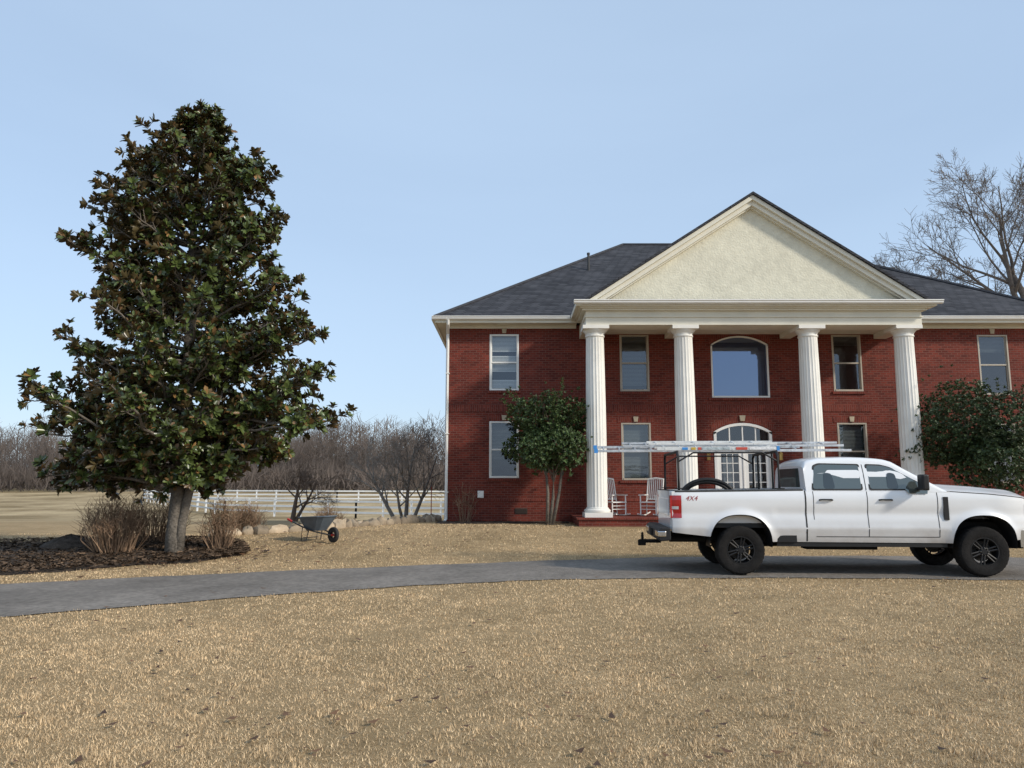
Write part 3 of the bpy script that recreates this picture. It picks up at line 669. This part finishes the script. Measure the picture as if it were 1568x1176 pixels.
for p in pth:
    if math.dist(p,last)<want: continue
    ang=math.atan2(p[1]-last[1],p[0]-last[0])+random.uniform(-.3,.3); c=((p[0]+last[0])/2,(p[1]+last[1])/2+random.uniform(-.1,.02)); L=math.dist(p,last)*random.uniform(.48,.60); last=p; z=Hs(*c)
    want=random.uniform(.2,.55)
    w=random.uniform(.13,.21); hh=random.uniform(.10,.20); P=[]; ja=random.uniform(0,6)
    for a in np.linspace(0,math.pi,6):
        row=[]
        for b in np.linspace(0,2*math.pi,10):
            sx=math.sin(a)**.6; cb=math.copysign(abs(math.cos(b))**.7,math.cos(b)); sb=math.copysign(abs(math.sin(b))**.7,math.sin(b))
            jj=1+.14*math.sin(b*3+ja); u=L*sx*cb*jj; v=w*sx*sb*jj; q=hh*math.cos(a)*(1+.3*math.sin(b*2+ja))
            row.append((c[0]+u*math.cos(ang)-v*math.sin(ang),c[1]+u*math.sin(ang)+v*math.cos(ang),z+.03+q))
        P.append(row)
    mb.grid(P)
mb.build('stone_edging',stone,smooth=True,auto=50)
# ------------------------------------------------------------ WHEELBARROW
wb=empty('wheelbarrow',(-4.72,18.4,Hs(-4.72,18.4)),R(-38)); wb.scale=(.9,.9,.9)
tub=MB()
top=[(-.42,-.33),(.38,-.33),(.50,-.2),(.50,.2),(.38,.33),(-.42,.33)]; bot=[(-.24,-.2),(.12,-.2),(.2,-.12),(.2,.12),(.12,.2),(-.24,.2)]
for k in range(6):
    k2=(k+1)%6; zt=lambda q:.66+.05*q[0]
    tub.face([(*bot[k],.30),(*bot[k2],.30),(*top[k2],zt(top[k2])),(*top[k],zt(top[k]))])
tub.face([(*q,.30) for q in bot]); 
tub.tube([(*q,.66+.05*q[0]) for q in top+[top[0]]],.018,6)
tub.build('tub',M('tub_steel',(.10,.13,.165),.45,.25,4,metal=.1),wb,fixn=False)
fr=MB()
for s in (-1,1):
    fr.tube([(.62,s*.07,.2),(.1,s*.2,.28),(-.35,s*.27,.40),(-.80,s*.30,.54)],.02,6)
    fr.tube([(-.1,s*.22,.30),(-.18,s*.24,.02),(-.38,s*.25,.02),(-.32,s*.26,.38)],.014,6)
fr.tube([(-.3,-.25,.1),(-.3,.25,.1)],.012,6); fr.build('frame',M('frame_paint',(.05,.05,.05),.5,.2,4),wb,smooth=True,auto=50)
gr=MB()
for s in (-1,1): gr.tube([(-.74,s*.298,.52),(-.92,s*.31,.58)],.03,8)
gr.tube([(.66,-.06,.2),(.66,.06,.2)],.03,8)
gr.build('grips',M('red_grip',(.5,.03,.02),.5,.1,5),wb,smooth=True,auto=50)
wh=MB(); wh.lathe([(.08,-.03),(.17,-.045),(.2,-.03),(.205,0),(.2,.03),(.17,.045),(.08,.03)],(.66,0,.205),'y',24); wh.build('wheel',M('wb_tyre',(.02,.02,.02),.8,.2,5),wb,smooth=True)
# ------------------------------------------------------------ TRUCK
YAW=-4.0
zt0=Hs(5,14)+.03
truck=empty('pickup_truck',(3.97+.93*math.sin(R(-YAW)),13.2+.93*math.cos(R(YAW)),zt0),R(YAW))
paint=M('white_car_paint',(.76,.77,.78),.28,.02,2,coat=.6,dirt=(.55,1.1,.95))
blk=M('black_plastic',(.014,.014,.015),.55,.2,6,spec=.35); tyre=M('tyre_rubber',(.016,.015,.0145),.9,.35,9,.3,50,spec=.2)
rimm=M('black_rim',(.010,.010,.011),.5,.2,6,spec=.3); cg=glassmat('car_glass',(.06,.07,.066),.15,transp=False,gcol=(.8,.9,.88),wob=.15); cgw=glassmat('windscreen_glass',(.04,.045,.045),.28,transp=False,wob=.15); chrome=M('chrome',(.55,.55,.56),.2,.05,6,metal=1.0)
seam=M('panel_gap',(.03,.03,.03),.8,.1,5); red=M('tail_light',(.42,.010,.012),.15,.2,12,coat=.8); underm=M('chassis',(.013,.012,.011),.9,.3,6,spec=.2)
DR=.15; RE=-1.30+DR
tx_=[RE,1.10,1.14,3.3,3.45,4.2,4.75,4.95,5.05]; tz_=[1.43,1.46,1.45,1.44,1.45,1.40,1.34,1.29,1.20]
bx2=[RE,-.6,.55,3.5,4.6,5.05]; bz2=[.72,.66,.57,.56,.62,.66]
RA=.535; AX=(0,4.06)
def topz(x): return float(np.interp(x,tx_,tz_))
def botz(x):
    b=float(np.interp(x,bx2,bz2))
    for c in AX:
        u=abs(x-c)/RA
        if u<1: b=max(b,.46+.57*(1-u**2.5)**(1/2.5))
    return b
def hw(x,z):
    w=1.0
    if x>4.3: w-=.20*((x-4.3)/.75)**2
    if x<RE+.2: w-=.04*((RE+.2-x)/.2)**2
    if z>1.28: w-=1.3*(z-1.28)**2
    if z<.8: w-=.55*(.8-z)**2
    k=1 if .6<x<3.5 else .6
    w-= .024*math.exp(-((z-1.05)/.09)**2)*k
    w+= .012*math.exp(-((z-.80)/.05)**2)*k
    for c in AX:
        d=math.hypot((x-c)*1.0,(z-.46)*.96)-RA
        w+=.045*math.exp(-(max(d,0)/.085)**2)
    return w
xs_=sorted(set([round(v,4) for v in np.linspace(RE,5.05,120)]+[round(c+RA*math.sin(t)*s,4) for c in AX for s in (1,-1) for t in np.linspace(0,math.pi/2,22)]+[round(c+s*(RA+.001),4) for c in AX for s in (1,-1)]))
body=MB(); nr=26
for s in (-1,1):
    P=[]
    for x in xs_:
        b,t=botz(x),topz(x); P.append([(x,s*hw(x,b+(t-b)*k/nr),b+(t-b)*k/nr) for k in range(nr+1)])
    body.grid(P)
    body.grid([[(x,s*hw(x,botz(x)),botz(x)),(x,s*(hw(x,botz(x))-.10),botz(x)+.01)] for x in xs_])
P=[]
for x in np.linspace(3.25,5.05,26):
    row=[]; w=hw(x,topz(x))
    for k in range(25):
        u=-1+2*k/24; z=topz(x)+.10*(1-abs(u)**2.6)*(1 if x<4.7 else 1-((x-4.7)/.35)**2*.5)+.022*(1/(1+math.exp((abs(u)-.55)*30)))
        row.append((x+.06*(1-u*u)*(1 if x>4.6 else 0),u*w,z))
    P.append(row)
body.grid(P)
P=[]
for zz in np.linspace(.62,1.2,8): P.append([(5.05+.10*(1-(u**4)) -.02,u*hw(5.05,zz),zz) for u in np.linspace(-1,1,17)])
body.grid(P)
P=[]; 
for k in range(2): P.append([(5.03+.10*(1-u**4) if k==0 else 5.05+.06*(1-u*u),u*hw(5.05,1.2),1.2 if k==0 else topz(5.05)+.05*(1-abs(u)**2.6)) for u in np.linspace(-1,1,17)])
body.grid(P)
for s in (-1,1):
    xr=np.linspace(RE+.02,1.10,20)
    body.grid([[(x,s*hw(x,topz(x)),topz(x)),(x,s*(hw(x,topz(x))-.01),topz(x)+.015),(x,s*.86,topz(x)+.015),(x,s*.85,.88)] for x in xr])
body.face([(1.10,-.95,.6),(1.10,.95,.6),(1.10,.95,1.47),(1.10,-.95,1.47)])
body.face([(1.05,-.86,.86),(1.05,.86,.86),(1.05,.86,1.46),(1.05,-.86,1.46)]); body.face([(1.05,-.86,1.46),(1.05,.86,1.46),(1.10,.95,1.47),(1.10,-.95,1.47)])
body.build('body',paint,truck,smooth=True,auto=35)
tg=MB(); tg.box(-1.33,-1.25,-.84,.84,.76,1.44); tg.box(-1.345,-1.331,-.7,.7,1.0,1.3); tg.shift(DR).build('tailgate',paint,truck,bevel=.015)
cp=MB()
for s in (-1,1):
    cp.box(-1.315,-1.25,s*.845 if s>0 else -.955,.955 if s>0 else -.845,.72,1.43)
cp.shift(DR).build('rear_corners',paint,truck,bevel=.01)
bf=MB(); bf.box(RE+.06,1.04,-.86,.86,.80,.87)
for s in (-1,1): bf.grid([[(x,s*(hw(x,topz(x))-.004),topz(x)+.017),(x,s*.855,topz(x)+.022)] for x in np.linspace(RE+.02,1.09,12)])
bf.box(RE-.035,RE+.055,-.83,.83,1.441,1.452)
bf.build('bed_liner',blk,truck)
tl=MB()
for s in (-1,1):
    P=[[(x,s*(hw(x,z)+.006),z) for z in np.linspace(.97,1.36,6)] for x in np.linspace(RE-.02,RE+.15,5)]; tl.grid(P)
    a,b=sorted((s*.80,s*(hw(RE,1.2)+.005))); tl.box(RE-.038,RE-.016,a,b,.97,1.36)
tl.build('tail_lights',red,truck)
tl=MB()
for s in (-1,1):
    P=[[(x,s*(hw(x,z)+.009),z) for z in np.linspace(1.12,1.17,3)] for x in np.linspace(RE-.025,RE+.10,4)]; tl.grid(P)
tl.build('reverse_lights',M('light_lens',(.6,.6,.6),.2,.05,5,coat=.5),truck)
bp=MB(); bp.prism([(-1.56,.60),(-1.56,.76),(-1.50,.80),(-1.34,.80),(-1.34,.58),(-1.52,.56)],-.97,.97); bp.shift(DR).build('rear_bumper',blk,truck,bevel=.02)
bp=MB()
for a,b in ((-.985,-.55),(.55,.985)): bp.prism([(-1.57,.64),(-1.57,.745),(-1.42,.745),(-1.42,.64)],a,b)
bp.shift(DR).build('bumper_caps',chrome,truck,bevel=.02)
bp=MB(); bp.tube([(-1.4,0,.50),(-1.80,0,.50)],.035,4); bp.tube([(-1.74,0,.50),(-1.74,0,.62)],.025,8); bp.lathe([(0,-.03),(.03,0),(0,.03)],(-1.74,0,.64),n=10); bp.box(-1.575,-1.571,-.16,.16,.62,.74); bp.box(-1.82,-1.68,-.05,.05,.42,.52); bp.shift(DR).build('tow_hitch',underm,truck)
bp=MB(); P=[]
for zz in (.50,.55,.72,.78): P.append([(5.10+.14*(1-u**4)+(.03 if .5<zz<.75 else 0),u*.97*(1 if zz>.5 else .96),zz) for u in np.linspace(-1,1,15)])
bp.grid(P)
for s in (-1,1): bp.box(4.66,5.12,*sorted((s*.80,s*.955)),.50,.78)
bp.build('front_bumper',chrome,truck,smooth=True,auto=40)
gr=MB(); gr.box(5.06,5.165,-.62,.62,.82,1.24)
gr.build('grille',blk,truck,bevel=.02); gr=MB()
for zz in (.93,1.06,1.18): gr.box(5.166,5.185,-.6,.6,zz-.02,zz+.02)
gr.build('grille_bars',chrome,truck,bevel=.005)
hl=MB()
for s in (-1,1):
    P=[[(x,s*(hw(min(x,5.05),z)+.012),z) for z in np.linspace(.92,1.22,5)] for x in np.linspace(4.80,5.06,5)]; hl.grid(P)
    hl.box(5.02,5.13,*sorted((s*.63,s*.83)),.92,1.22)
hl.build('headlights',M('headlight_lens',(.35,.36,.38),.12,.1,9,coat=1),truck,bevel=.01)
rxp=[1.15,1.19,1.26,1.45,1.9,2.3,2.55,2.68,3.42,3.55]; rzp=[1.86,1.94,1.98,2.01,2.03,2.02,1.99,1.945,1.505,1.43]
def roofz(x): return float(np.interp(x,rxp,rzp))
def ys(z): return .978-.30*max(z-1.43,0)-.15*max(z-1.75,0)
cab=MB(); xc=[1.15,1.17,1.19,1.22,1.26,1.35,1.45,1.6,1.8,2.0,2.2,2.4,2.5,2.58,2.64,2.68,2.72,2.9,3.1,3.3,3.42,3.48,3.55]
rows=[]
for x in xc:
    zt=roofz(x); zs_=max(zt-.09,1.43); row=[]; half=[]
    for k in range(7): z=1.40+(zs_-1.40)*k/6; half.append((ys(z),z))
    y0=ys(zs_)
    for k in range(1,5):
        a=k/4*math.pi/2; half.append((y0-.12*(1-math.cos(a)),zs_+(zt-zs_)*math.sin(a)))
    for f in (.8,.6,.4,.2,0): yy=(y0-.12)*f; half.append((yy,zt+.03*(1-f*f)))
    for (yy,z) in half: row.append((-yy,z))
    for (yy,z) in half[-2::-1]: row.append((yy,z))
    def sh(y): 
        k=np.clip((x-2.3)/.4,0,1); return .16*k*(1-min(1,(y/.8)**2))
    rows.append([(x+sh(y),y,z) for y,z in row])
cab.grid(rows); nn=len(rows[0]); cab.mi=[]
for i in range(len(xc)-1):
    for j in range(nn-1):
        xm=(xc[i]+xc[i+1])/2
        cab.mi.append(1 if (2.70<xm<3.47 and 10<=j<nn-11) else 0)
cab.face([(1.15,y,z) for (_,y,z) in rows[0]]); cab.mi[-1]=0
cab.build('cab',[paint,cgw],truck,smooth=True,auto=40)
def panel(mb,poly,off,s):
    mb.face([(x,s*(max(ys(z),0 if z>1.44 else hw(x,z))+off),z) for x,z in poly])
def rnd(poly,r=.04,n=4):
    out=[]; N_=len(poly)
    for i in range(N_):
        p=np.array(poly[i]); a=np.array(poly[i-1]); b=np.array(poly[(i+1)%N_])
        da=(a-p)/np.linalg.norm(a-p); db=(b-p)/np.linalg.norm(b-p)
        rr=min(r,np.linalg.norm(a-p)*.45,np.linalg.norm(b-p)*.45)
        for t in np.linspace(0,1,n): out.append(tuple(p+da*rr*(1-t)**2+db*rr*t**2))
    return out
rw=[(1.27,1.475),(2.09,1.475),(2.10,1.885),(1.44,1.90),(1.34,1.86)]
fwn=[(2.24,1.475),(3.02,1.475),(3.20,1.475),(3.20,1.51),(2.66,1.83),(2.50,1.875),(2.24,1.885)]
def scale(poly,k):
    c=np.mean(np.array(poly),0); out=[]
    for p in poly:
        d=np.array(p)-c; d=d+np.sign(d)*k; out.append(tuple(c+d))
    return out
g1=MB(); g0=MB()
for s in (-1,1):
    for poly in (rw,fwn):
        panel(g0,rnd(scale(poly,.024)),.004,s); panel(g1,rnd(poly),.008,s)
    g1.face([(2.80,s*(.995),1.478),(2.86,s*1.004,1.40),(3.17,s*1.004,1.39),(3.19,s*.985,1.478)])
g0.build('window_seals',blk,truck,fixn=False); g1.build('side_windows',cg,truck,fixn=False)
si=MB()
for s in (-1,1):
    for xc_ in (1.55,2.62):
        panel(si,rnd([(xc_-.10,1.478),(xc_+.10,1.478),(xc_+.07,1.74),(xc_-.06,1.76)],.05),.0085,s)
si.build('headrests',glassmat('tinted_headrest',(.018,.019,.02),.12,transp=False,gcol=(.8,.9,.88),wob=.15),truck,fixn=False)
bw=MB(); bw.face([(1.144,-.66,1.50),(1.144,.66,1.50),(1.144,.60,1.84),(1.144,-.60,1.84)]); bw.build('rear_window',cg,truck,fixn=False)
sm_=MB()
def vseam(x,z0,z1,w=.010,dx=0):
    for s in (-1,1):
        P=[[(x+dx*k/14+d,s*(hw(x,z0+(z1-z0)*k/14)+.0025),z0+(z1-z0)*k/14) for d in (-w/2,w/2)] for k in range(15)]; sm_.grid(P)
vseam(1.125,.58,1.45,.026); vseam(2.165,.66,1.45,.013); vseam(3.33,.66,1.43,.013); vseam(1.26,.95,1.45,.011)
for s in (-1,1):
    sm_.grid([[(x,s*(hw(x,.66+d)+.0025),.66+d) for d in (-.006,.006)] for x in np.linspace(1.28,3.33,30)])
    sm_.grid([[(x,s*(hw(x,topz(x)-.012+d)+.003),topz(x)-.012+d) for d in (-.007,.007)] for x in np.linspace(3.4,4.9,20)])
    sm_.grid([[(2.165+d,s*(ys(z)+.003),z) for d in (-.006,.006)] for z in np.linspace(1.45,1.90,8)])
    sm_.grid([[(x,s*(hw(x,topz(x)-.0+d)+.004),topz(x)-.0+d) for d in (-.018,.012)] for x in np.linspace(RE+.02,1.10,20)])
sm_.build('panel_gaps',seam,truck,fixn=False)
tr=MB()
for s in (-1,1):
    for xh in (1.36,2.36): tr.tube([(xh,s*.995,1.285),(xh+.03,s*1.035,1.29),(xh+.19,s*1.035,1.29),(xh+.22,s*.995,1.285)],.016,6)
    tr.box(3.42,3.50,*sorted((s*.97,s*(1.012))),.95,1.34)
    tr.tube([(3.02,s*.97,1.47),(3.04,s*1.12,1.50)],.03,6)
    tr.box(.62,3.46,*sorted((s*.90,s*.955)),.49,.575)
    for c in AX:
        P=[]
        for a in np.linspace(-.12,math.pi+.12,25):
            u=math.cos(a); x=c+RA*.995*u; zz=.46+.57*max(0,(1-abs(u)**2.5))**(1/2.5)
            w=hw(x,zz+.01); P.append([(x,s*(w+.004),zz+.002),(x,s*(w-.02),zz-.015),(x,s*.62,zz-.015)])
        tr.grid(P)
    tr.box(.62,.95,*sorted((s*.93,s*.992)),.565,.70)
tr.build('black_trim',blk,truck,smooth=True,auto=35,fixn=True)
mr_=MB()
for s in (-1,1): mr_.box(2.98,3.10,*sorted((s*1.06,s*1.27)),1.45,1.72)
mr_.build('side_mirrors',blk,truck,bevel=.03)
cu=bpy.data.curves.new('decal_text','FONT'); cu.body='4X4'; cu.size=.12; cu.shear=.3; cu.extrude=.0005
to=bpy.data.objects.new('bed_decal',cu); sc.collection.objects.link(to); to.parent=truck; to.rotation_euler=(R(90),0,0); to.location=(-.93,-1.004,1.27); cu.materials.append(M('decal_red',(.35,.05,.05),.4,.1,4))
def wheel(c,yo,s):
    t=MB(); r=.42
    pr=[(.235,-.13),(.26,-.14),(.34,-.15),(.385,-.14),(.412,-.115),(.42,-.08),(.42,.08),(.412,.115),(.385,.14),(.34,.15),(.26,.14),(.235,.13)]
    def rm(t_,r_,h): return 1-(.012 if (r_>.405 and int(t_/(2*math.pi)*72+(.5 if h>0 else 0))%2) else 0)
    t.lathe(pr,(c,yo,r),'y',144,rm); t.build('tyre',tyre,truck,smooth=True,auto=30)
    m=MB(); o=yo+s*.13
    m.lathe([(.24,-.02*s),(.238,.005*s),(.222,.005*s),(.21,-.04*s),(.205,-.2*s)],(c,o,r),'y',40)
    m.lathe([(.0,.0*s),(.05,.0*s),(.06,-.01*s),(.085,-.02*s),(.085,-.08*s)],(c,o-s*.005,r),'y',24)
    for k in range(6):
        a=k*math.pi/3+.3
        for da in (-.13,.13):
            p0=(c+.06*math.cos(a+da*2.2),o-s*.035,r+.06*math.sin(a+da*2.2)); p1=(c+.222*math.cos(a+da),o-s*.012,r+.222*math.sin(a+da)); m.tube([p0,p1],[.020,.015],6)
    m.build('rim',rimm,truck,smooth=True,auto=35)
    d=MB(); d.lathe([(0,0),(.17,0),(.17,-.02*s)],(c,o-s*.12,r),'y',28); d.build('brake_disc',M('disc_steel',(.04,.036,.032),.6,.2,5,metal=.4),truck)
    l=MB()
    for k in range(8):
        a=k*math.pi/4; l.tube([(c+.066*math.cos(a),o-s*.02,r+.066*math.sin(a)),(c+.066*math.cos(a),o+s*.006,r+.066*math.sin(a))],.009,6)
    l.build('lug_nuts',M('lug_chrome',(.2,.2,.2),.3,.1,5,metal=.9),truck)
for c in AX:
    for s in (-1,1): wheel(c,s*.83,s)
u=MB()
for s in (-1,1): u.box(-1.15,4.9,*sorted((s*.38,s*.46)),.52,.66)
for c in AX: u.tube([(c,-.7,.42),(c,.7,.42)],.06,8); u.lathe([(0,-.16),(.13,-.1),(.15,0),(.13,.1),(0,.16)],(c,0,.42),'y',14)
u.box(1.15,3.4,-.86,.86,.56,.62); u.box(3.2,4.9,-.6,.6,.45,.9); u.box(1.2,2.4,-.7,-.35,.42,.62)
u.tube([(.2,.2,.42),(2.6,.1,.52)],.045,8); u.tube([(-1.15,-.62,.58),(-.5,-.62,.6),(.4,-.55,.55)],.04,8)
u.build('chassis',underm,truck)
rk=MB()
for x in (-1.02,.72):
    for s in (-1,1): rk.tube([(x,s*.90,1.44),(x,s*.88,2.05),(x,s*.80,2.13)],.024,8); rk.box(x-.07,x+.07,*sorted((s*.84,s*.97)),1.475,1.49)
    rk.tube([(x,-.82,2.13),(x,.82,2.13)],.025,8)
for s in (-1,1): rk.tube([(-1.02,s*.885,1.95),(-.75,s*.885,2.11),(.45,s*.885,2.11),(.72,s*.885,1.95)],.016,6); 
rk.tube([(.72,-.5,1.46),(.72,-.5,2.12)],.02,6); rk.tube([(.72,.5,1.46),(.72,.5,2.12)],.02,6)
rk.build('ladder_rack',blk,truck,smooth=True,auto=45)
alu=M('aluminium',(.56,.57,.58),.38,.25,9,metal=.5); fib=M('white_rail',(.66,.67,.66),.5,.16,9)
def ladder(x0,x1,y0,y1,z,name,mat,tilt=0,step=.305,hgt=.075):
    l=MB()
    for yy,zz in ((y0,z),(y1,z+tilt)): l.box(x0,x1,yy-.014,yy+.014,zz-hgt/2,zz+hgt/2)
    x=x0+.15
    while x<x1-.1: l.tube([(x,y0+.015,z),(x,y1-.015,z+tilt)],.017,6); l.tube([(x,y0-.018,z),(x,y0-.014,z)],.022,8); x+=step
    l.build(name,mat,truck,bevel=.004)
ladder(-2.42,1.55,.15,.57,2.19,'extension_ladder_base',alu,.09,hgt=.05); ladder(-1.9,2.25,.19,.53,2.285,'extension_ladder_fly',alu,.07,hgt=.04)
ladder(-1.35,.78,-.62,-.20,2.195,'step_ladder',fib,.05,.3,.06); ladder(-1.5,.80,-.58,-.25,2.285,'step_ladder_rear',fib,.05,.35,.035)
ladder(.35,2.15,-.45,-.1,2.165,'short_ladder',alu,.02,.3,.04)
st=MB(); st.cur=0; st.box(.30,.765,-.642,-.635,2.172,2.218); st.cur=1; st.box(.06,.26,-.642,-.635,2.172,2.218); st.cur=2; st.box(-.55,-.05,-.642,-.635,2.172,2.218)
st.cur=3; st.box(-.9,-.8,-.642,-.635,2.172,2.218)
for yy,zz in ((.15,2.19),(.57,2.28)): st.box(-2.46,-2.39,yy-.02,yy+.02,zz-.04,zz+.04)
st.box(.78,.83,-.64,-.60,2.155,2.235)
st.cur=1; st.box(-.62,-.56,-.642,-.635,2.172,2.218); st.cur=4; st.box(-.74,-.66,-.642,-.635,2.172,2.218)
st.build('ladder_labels',[M('lab_w',(.75,.75,.75),.5,.3,30),M('lab_r',(.55,.08,.05),.5,.2,20),M('lab_y',(.40,.46,.48),.5,.5,14),M('lab_b',(.05,.25,.6),.5,.1,5),M('lab_o',(.6,.4,.05),.5,.2,9)],truck)
hz=MB(); hz.tube([(-.42+.5*math.cos(a),-.35,1.28+.36*math.sin(a)) for a in np.linspace(0,math.pi,19)],.035,8)
hz.tube([(-.40+.46*math.cos(a),-.2,1.26+.33*math.sin(a)) for a in np.linspace(0,math.pi,19)],.03,8)
hz.build('coiled_hose',blk,truck,smooth=True)
# ------------------------------------------------------------ LIGHT, WORLD, CAMERA
sd=Vector((.80,-.46,.54)).normalized(); el=math.asin(sd.z); az2=math.atan2(sd.x,sd.y)
w=bpy.data.worlds.new('World'); sc.world=w; w.use_nodes=True; nt=w.node_tree; N=nt.nodes; L=nt.links
bg=N['Background']; bg.inputs['Strength'].default_value=.15
sky=N.new('ShaderNodeTexSky'); sky.sky_type='NISHITA'; sky.sun_disc=False; sky.sun_elevation=el; sky.sun_rotation=az2; sky.air_density=1.0; sky.dust_density=1.0; sky.ozone_density=1.2
tc=N.new('ShaderNodeTexCoord'); mp=N.new('ShaderNodeMapping'); mp.inputs['Scale'].default_value=(.7,.7,2.4); mp.inputs['Rotation'].default_value=(0,R(28),0); L.new(tc.outputs['Generated'],mp.inputs[0])
n=N.new('ShaderNodeTexNoise'); n.inputs['Scale'].default_value=1.3; n.inputs['Detail'].default_value=6; n.inputs['Roughness'].default_value=.45; n.inputs['Distortion'].default_value=.3; L.new(mp.outputs[0],n.inputs['Vector'])
mr=N.new('ShaderNodeMapRange'); mr.inputs[1].default_value=.3; mr.inputs[2].default_value=.75; mr.inputs[3].default_value=.55; mr.inputs[4].default_value=.76; L.new(n.outputs['Fac'],mr.inputs[0])
mx=N.new('ShaderNodeMix'); mx.data_type='RGBA'; L.new(mr.outputs[0],mx.inputs[0]); L.new(sky.outputs[0],mx.inputs[6]); mx.inputs[7].default_value=(4.1,5.35,7.0,1); L.new(mx.outputs[2],bg.inputs['Color'])
sl=bpy.data.lights.new('sun','SUN'); sl.energy=3.3; sl.angle=R(5); sl.color=(1,.92,.80); so=bpy.data.objects.new('sun',sl); sc.collection.objects.link(so); so.rotation_euler=sd.to_track_quat('Z','Y').to_euler(); so.location=(20,-20,30)
cam=bpy.data.cameras.new('camera'); cam.sensor_width=36; cam.lens=26.17; cam.clip_end=4000; cam.clip_start=.1
co=bpy.data.objects.new('camera',cam); sc.collection.objects.link(co); co.location=(0,0,1.6); co.rotation_euler=(R(97.6),0,0); sc.camera=co
sc.view_settings.view_transform='Standard'; sc.view_settings.look='None'; sc.view_settings.exposure=0
